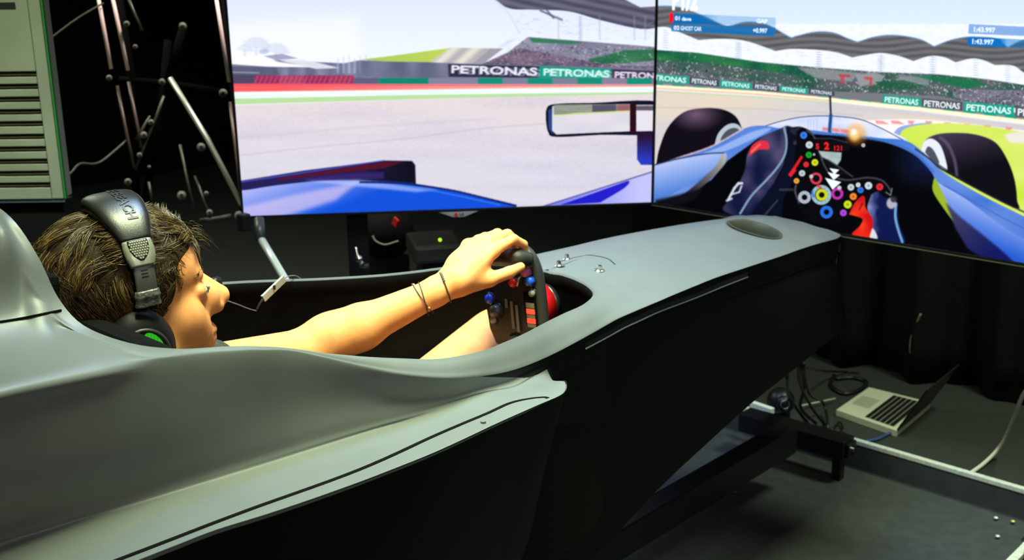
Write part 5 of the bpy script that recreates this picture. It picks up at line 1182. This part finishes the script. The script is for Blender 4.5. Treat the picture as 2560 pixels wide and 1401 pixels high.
link('wheel', cyl(PD(897, 648, 3.47), PD(897, 648, 3.45), .011, None, 18, .002), M_chrome, ft, True)
link('foot_pad', box(PD(911, 664, 3.48), (.024, .02, .012), None, .003), M_chrome, ft)

# ------------------------------------------------------------------ flight-case tray, laptop and cables at the lower right
RY = atz(1900, 1030, .13)[1]
tray = root('flight_case_tray', (-1.2, 2.0, 0), 'shallow black flight-case tray with aluminium edge rails under the simulator', 'flight case')
xl, xr = -2.1, atz(2560, 1345, .13)[0] + .02
Mtray = mat('tray_lining', (.030, .034, .034), .65, noise=.2, nscale=30, bump=.1)
yb0 = 0.9
link('tray_floor', box(((xl + xr) / 2, (RY + yb0) / 2, .03), (xr - xl, RY - yb0, .02), None, .001), Mtray, tray)
link('back_wall', box(((xl + xr) / 2, RY, .07), (xr - xl, .010, .10), None, .001), Mtray, tray)
link('side_wall', box((xr, (RY + yb0) / 2, .07), (.010, RY - yb0, .10), None, .001), Mtray, tray)
link('edge_rail', box(((xl + xr) / 2, RY, .125), (xr - xl, .020, .014), None, .002), M_alu, tray, False, 'aluminium edge rail nearest the laptop')
link('edge_rail', box((xr, (RY + yb0) / 2, .125), (.022, RY - yb0, .016), None, .002), M_alu, tray, False, 'aluminium side rail with latch')
lt = link('latch_plate', box((xr + .002, atz(2550, 1330, .13)[1], .125), (.045, .10, .020), None, .004), M_chrome, tray)
for k in range(7):
    a = Vector((xr + .012, atz(2550, 1330, .13)[1] - .10 + k * .018, .14)); V_l = loop_at(a, (0, 0, 1) if k % 2 else (1, 0, 0), .011, 14, .007); link('chain_link', sweep(V_l, circ(.0022, 6), False), M_chrome, lt, True)
for x, y, cname in ((2490, 1297, (.6, .6, .5)), (2494, 1343, (.5, .6, .55)), (2524, 1240, (.55, .6, .55)), (2532, 1306, (.6, .42, .15)), (1808, 1190, (.25, .25, .18)), (1838, 1232, (.12, .12, .09))):
    p = atz(x, y, .046); link('rivet', cyl(p, p + np.array([0, 0, .005]), .007, .005, 12, .001), mat('rivet_%d' % x, cname, .4, .3), tray, True)
# laptop
zl = .006
L4 = [atz(x, y, zl) for x, y in ((2090, 1037), (2172, 980), (2325, 1018), (2240, 1090))]
lap = root('laptop', L4[0], 'open silver laptop lying on the dark carpet', 'laptop')
Mlap = mat('laptop_aluminium', (.62, .64, .50), .45, .1)
c4 = [np.array(p) for p in L4]; H_ = .018
def lpt(u, v, h): # u along depth front->hinge, v along width
    a = c4[0] * (1 - u) + c4[3] * u; b = c4[1] * (1 - u) + c4[2] * u; p = a * (1 - v) + b * v; return (p[0], p[1], zl + h)
def slab(u0, u1, v0, v1, h0, h1):
    V = [lpt(u, v, h) for h in (h0, h1) for u, v in ((u0, v0), (u1, v0), (u1, v1), (u0, v1))]
    return pyd(V, [(3, 2, 1, 0), (4, 5, 6, 7), (0, 1, 5, 4), (1, 2, 6, 5), (2, 3, 7, 6), (3, 0, 4, 7)])
link('base', slab(0, 1, 0, 1, -.004, H_), Mlap, lap)
link('trackpad', slab(.07, .36, .33, .67, H_, H_ + .0006), mat('trackpad_grey', (.48, .50, .40), .35, .2), lap)
kbd = link('keyboard_well', slab(.44, .92, .07, .93, H_, H_ + .0008), mat('well_grey', (.30, .31, .24), .5), lap)
Mkey = mat('key_black', (.006, .006, .006), .5)
for r0 in range(6):
    nkey = 13
    for k in range(nkey):
        du = .48 / 6; dv_ = .86 / nkey
        if r0 == 0 and 4 <= k <= 8:
            if k > 4: continue
            link('key', slab(.44 + .006, .44 + du - .010, .07 + 4 * dv_ + .004, .07 + 9 * dv_ - .004, H_ + .0008, H_ + .0022), Mkey, kbd); continue
        link('key', slab(.44 + r0 * du + .006, .44 + (r0 + 1) * du - .010, .07 + k * dv_ + .004, .07 + (k + 1) * dv_ - .004, H_ + .0008, H_ + .0022), Mkey, kbd)
# lid, tipped far back and seen nearly edge-on
hA = Vector(lpt(1, 0.02, H_)); hB = Vector(lpt(1, .98, H_)); hx = (hB - hA).normalized(); outd = Vector(lpt(1.2, .5, H_)) - Vector(lpt(1, .5, H_)); outd.z = 0; outd = (outd - hx * outd.dot(hx)).normalized()
ld = (outd * cos(radians(62)) + Vector((0, 0, 1)) * sin(radians(62))); LDL = .19; nrm_ = hx.cross(ld).normalized()
lc = (hA + hB) / 2 + ld * LDL / 2
lid = link('lid', box(lc, ((hB - hA).length, .006, LDL), basis(hx, nrm_, ld), .002), mat('lid_dark', (.02, .02, .018), .35, .4), lap)
link('lid_screen', box(lc - nrm_ * .004, ((hB - hA).length - .02, .001, LDL - .02), basis(hx, nrm_, ld), .0002), mat('screen_off', (.003, .003, .003), .2), lid)
# camera, cables and adaptors round the tray
fl = lambda x, y, z=.008: atz(x, y, z)
cable('cable', [atz(2600, 950, .45), atz(2560, 985, .35), atz(2535, 1045, .2), atz(2505, 1110, .06), atz(2465, 1155, .012), atz(2418, 1190, .012)], .0065, mat('white_cable', (.72, .66, .60), .4), 'thick white cable dropping to the aluminium rail at the right edge')
cable('cable', [atY(2302, 785, 4.02), atY(2288, 815, 4.02), atY(2277, 850, 4.02), atY(2276, 880, 4.02), atY(2284, 914, 4.02)], .004, mat('olive_cable', (.22, .22, .14), .5), 'thin pale cable hanging in front of the drape above the laptop')
cable('cable', [fl(2235, 1080), fl(2215, 1088), fl(2195, 1098), fl(2165, 1104)], .005, mat('blue_plug', (.03, .07, .20), .4), 'short blue cable plugged into the laptop')
bk_ = mat('cable_black', (.006, .006, .006), .45)
for i, pts in enumerate(([(1995, 905, .45), (2000, 960, .3), (2030, 1020, .12), (2060, 1060, .012), (2076, 1085, .012)], [(2002, 905, .45), (2010, 970, .25), (2002, 1020, .1), (2040, 1060, .02)], [(2008, 910, .45), (2025, 985, .2), (2060, 1010, .05), (2070, 1072, .012)], [(1968, 940, .4), (1970, 985, .25), (1990, 1020, .1), (2020, 1060, .02)], [(2010, 920, .4), (2060, 928, .1), (2110, 930, .012), (2150, 932, .012)], [(2080, 1076, .012), (2100, 1056, .012), (2110, 1080, .012)])):
    cable('cable', [atz(*p) for p in pts], .0055 if i < 4 else .004, bk_, ['thick black cable at the left of the bundle under the nose', 'black cable in the middle of the bundle under the nose', 'black cable bowing out toward the laptop under the nose', 'black cable hanging apart, left of the bundle', 'thin black cable running back along the carpet', 'thin black cable loop in front of the laptop'][i])
cable('cable', [fl(2085, 940), fl(2078, 965), fl(2110, 985), fl(2150, 975), fl(2165, 955), fl(2130, 945), fl(2090, 948)], .008, bk_, 'black cable coil on the carpet behind the laptop')
wl = tag(link('marker_strip', tube([fl(2000, 1016, .02), fl(2088, 997, .02)], .0035, 8, 1), mat('strip_pale', (.40, .44, .33), .5), None, True), 'straight pale rod lying on the carpet behind the cables', 'rod')
tr = root('round_camera', fl(1955, 1030), 'black round camera with a lens beside the white bracket under the nose', 'camera')
tc_ = Vector(tuple(atz(1952, 1003, .17)))
bm = bmesh.new(); bmesh.ops.create_uvsphere(bm, u_segments=24, v_segments=16, radius=.046, matrix=Matrix.Translation(tc_)); link('camera_ball', bmm(bm), M_black, tr, True)
dl = (Vector(tuple(CAMPOS)) - tc_).normalized() * .8 + Vector((.35, -.1, -.1)); dl.normalize()
ln_ = link('lens_barrel', cyl(tc_ + dl * .035, tc_ + dl * .058, .026, .024, 24, .002), M_black, tr, True); link('lens_ring', sweep(loop_at(tc_ + dl * .058, dl, .014, 24), circ(.0015, 6), False), mat('ring_chrome', (.4, .4, .38), .25, .8), ln_, True)
link('camera_foot', box((tc_.x, tc_.y, (tc_.z - .035) / 2), (.05, .05, tc_.z - .035), None, .005), M_black, tr)
wb = tag(link('bracket_plate', box(Vector(tuple(atz(1905, 1025, .16))), (.085, .02, .035), Matrix.Rotation(-.1, 3, 'Z'), .003), mat('bracket_white', (.75, .78, .62), .4)), 'small white bracket plate on the beam under the nose', 'bracket')
bmr = root('support_beam', (-1.5, 2.6, .1), 'black square beam lying across the tray below the nose', 'beam')
a, b_ = Vector(tuple(atz(1860, 1048, .15))), Vector(tuple(atz(2122, 1122, .15)))
link('beam', bar(a, b_, .075, .06, (0, 0, 1), .004), M_blackmetal, bmr); link('end_cap', bar(b_, b_ + (b_ - a).normalized() * .012, .055, .045, (0, 0, 1), .004), M_black, bmr)
link('beam_foot', box((b_.x - .03, b_.y, .085), (.03, .03, .09), None, .004), M_black, bmr); link('end_bolt', cyl(b_ + (b_ - a).normalized() * .012, b_ + (b_ - a).normalized() * .018, .007), M_chrome, bmr)

for o in COL.objects:
    if o.parent is None and o.get('category') == 'cable' and 'under the nose' in o.get('label', ''): o['group'] = 'black cables hanging under the nose'
    if o.parent is None and o.get('category') == 'bracelet': o['group'] = 'bracelets on the left wrist'
    if o.parent is None and o.get('category') == 'screen': o['group'] = 'simulator screens'
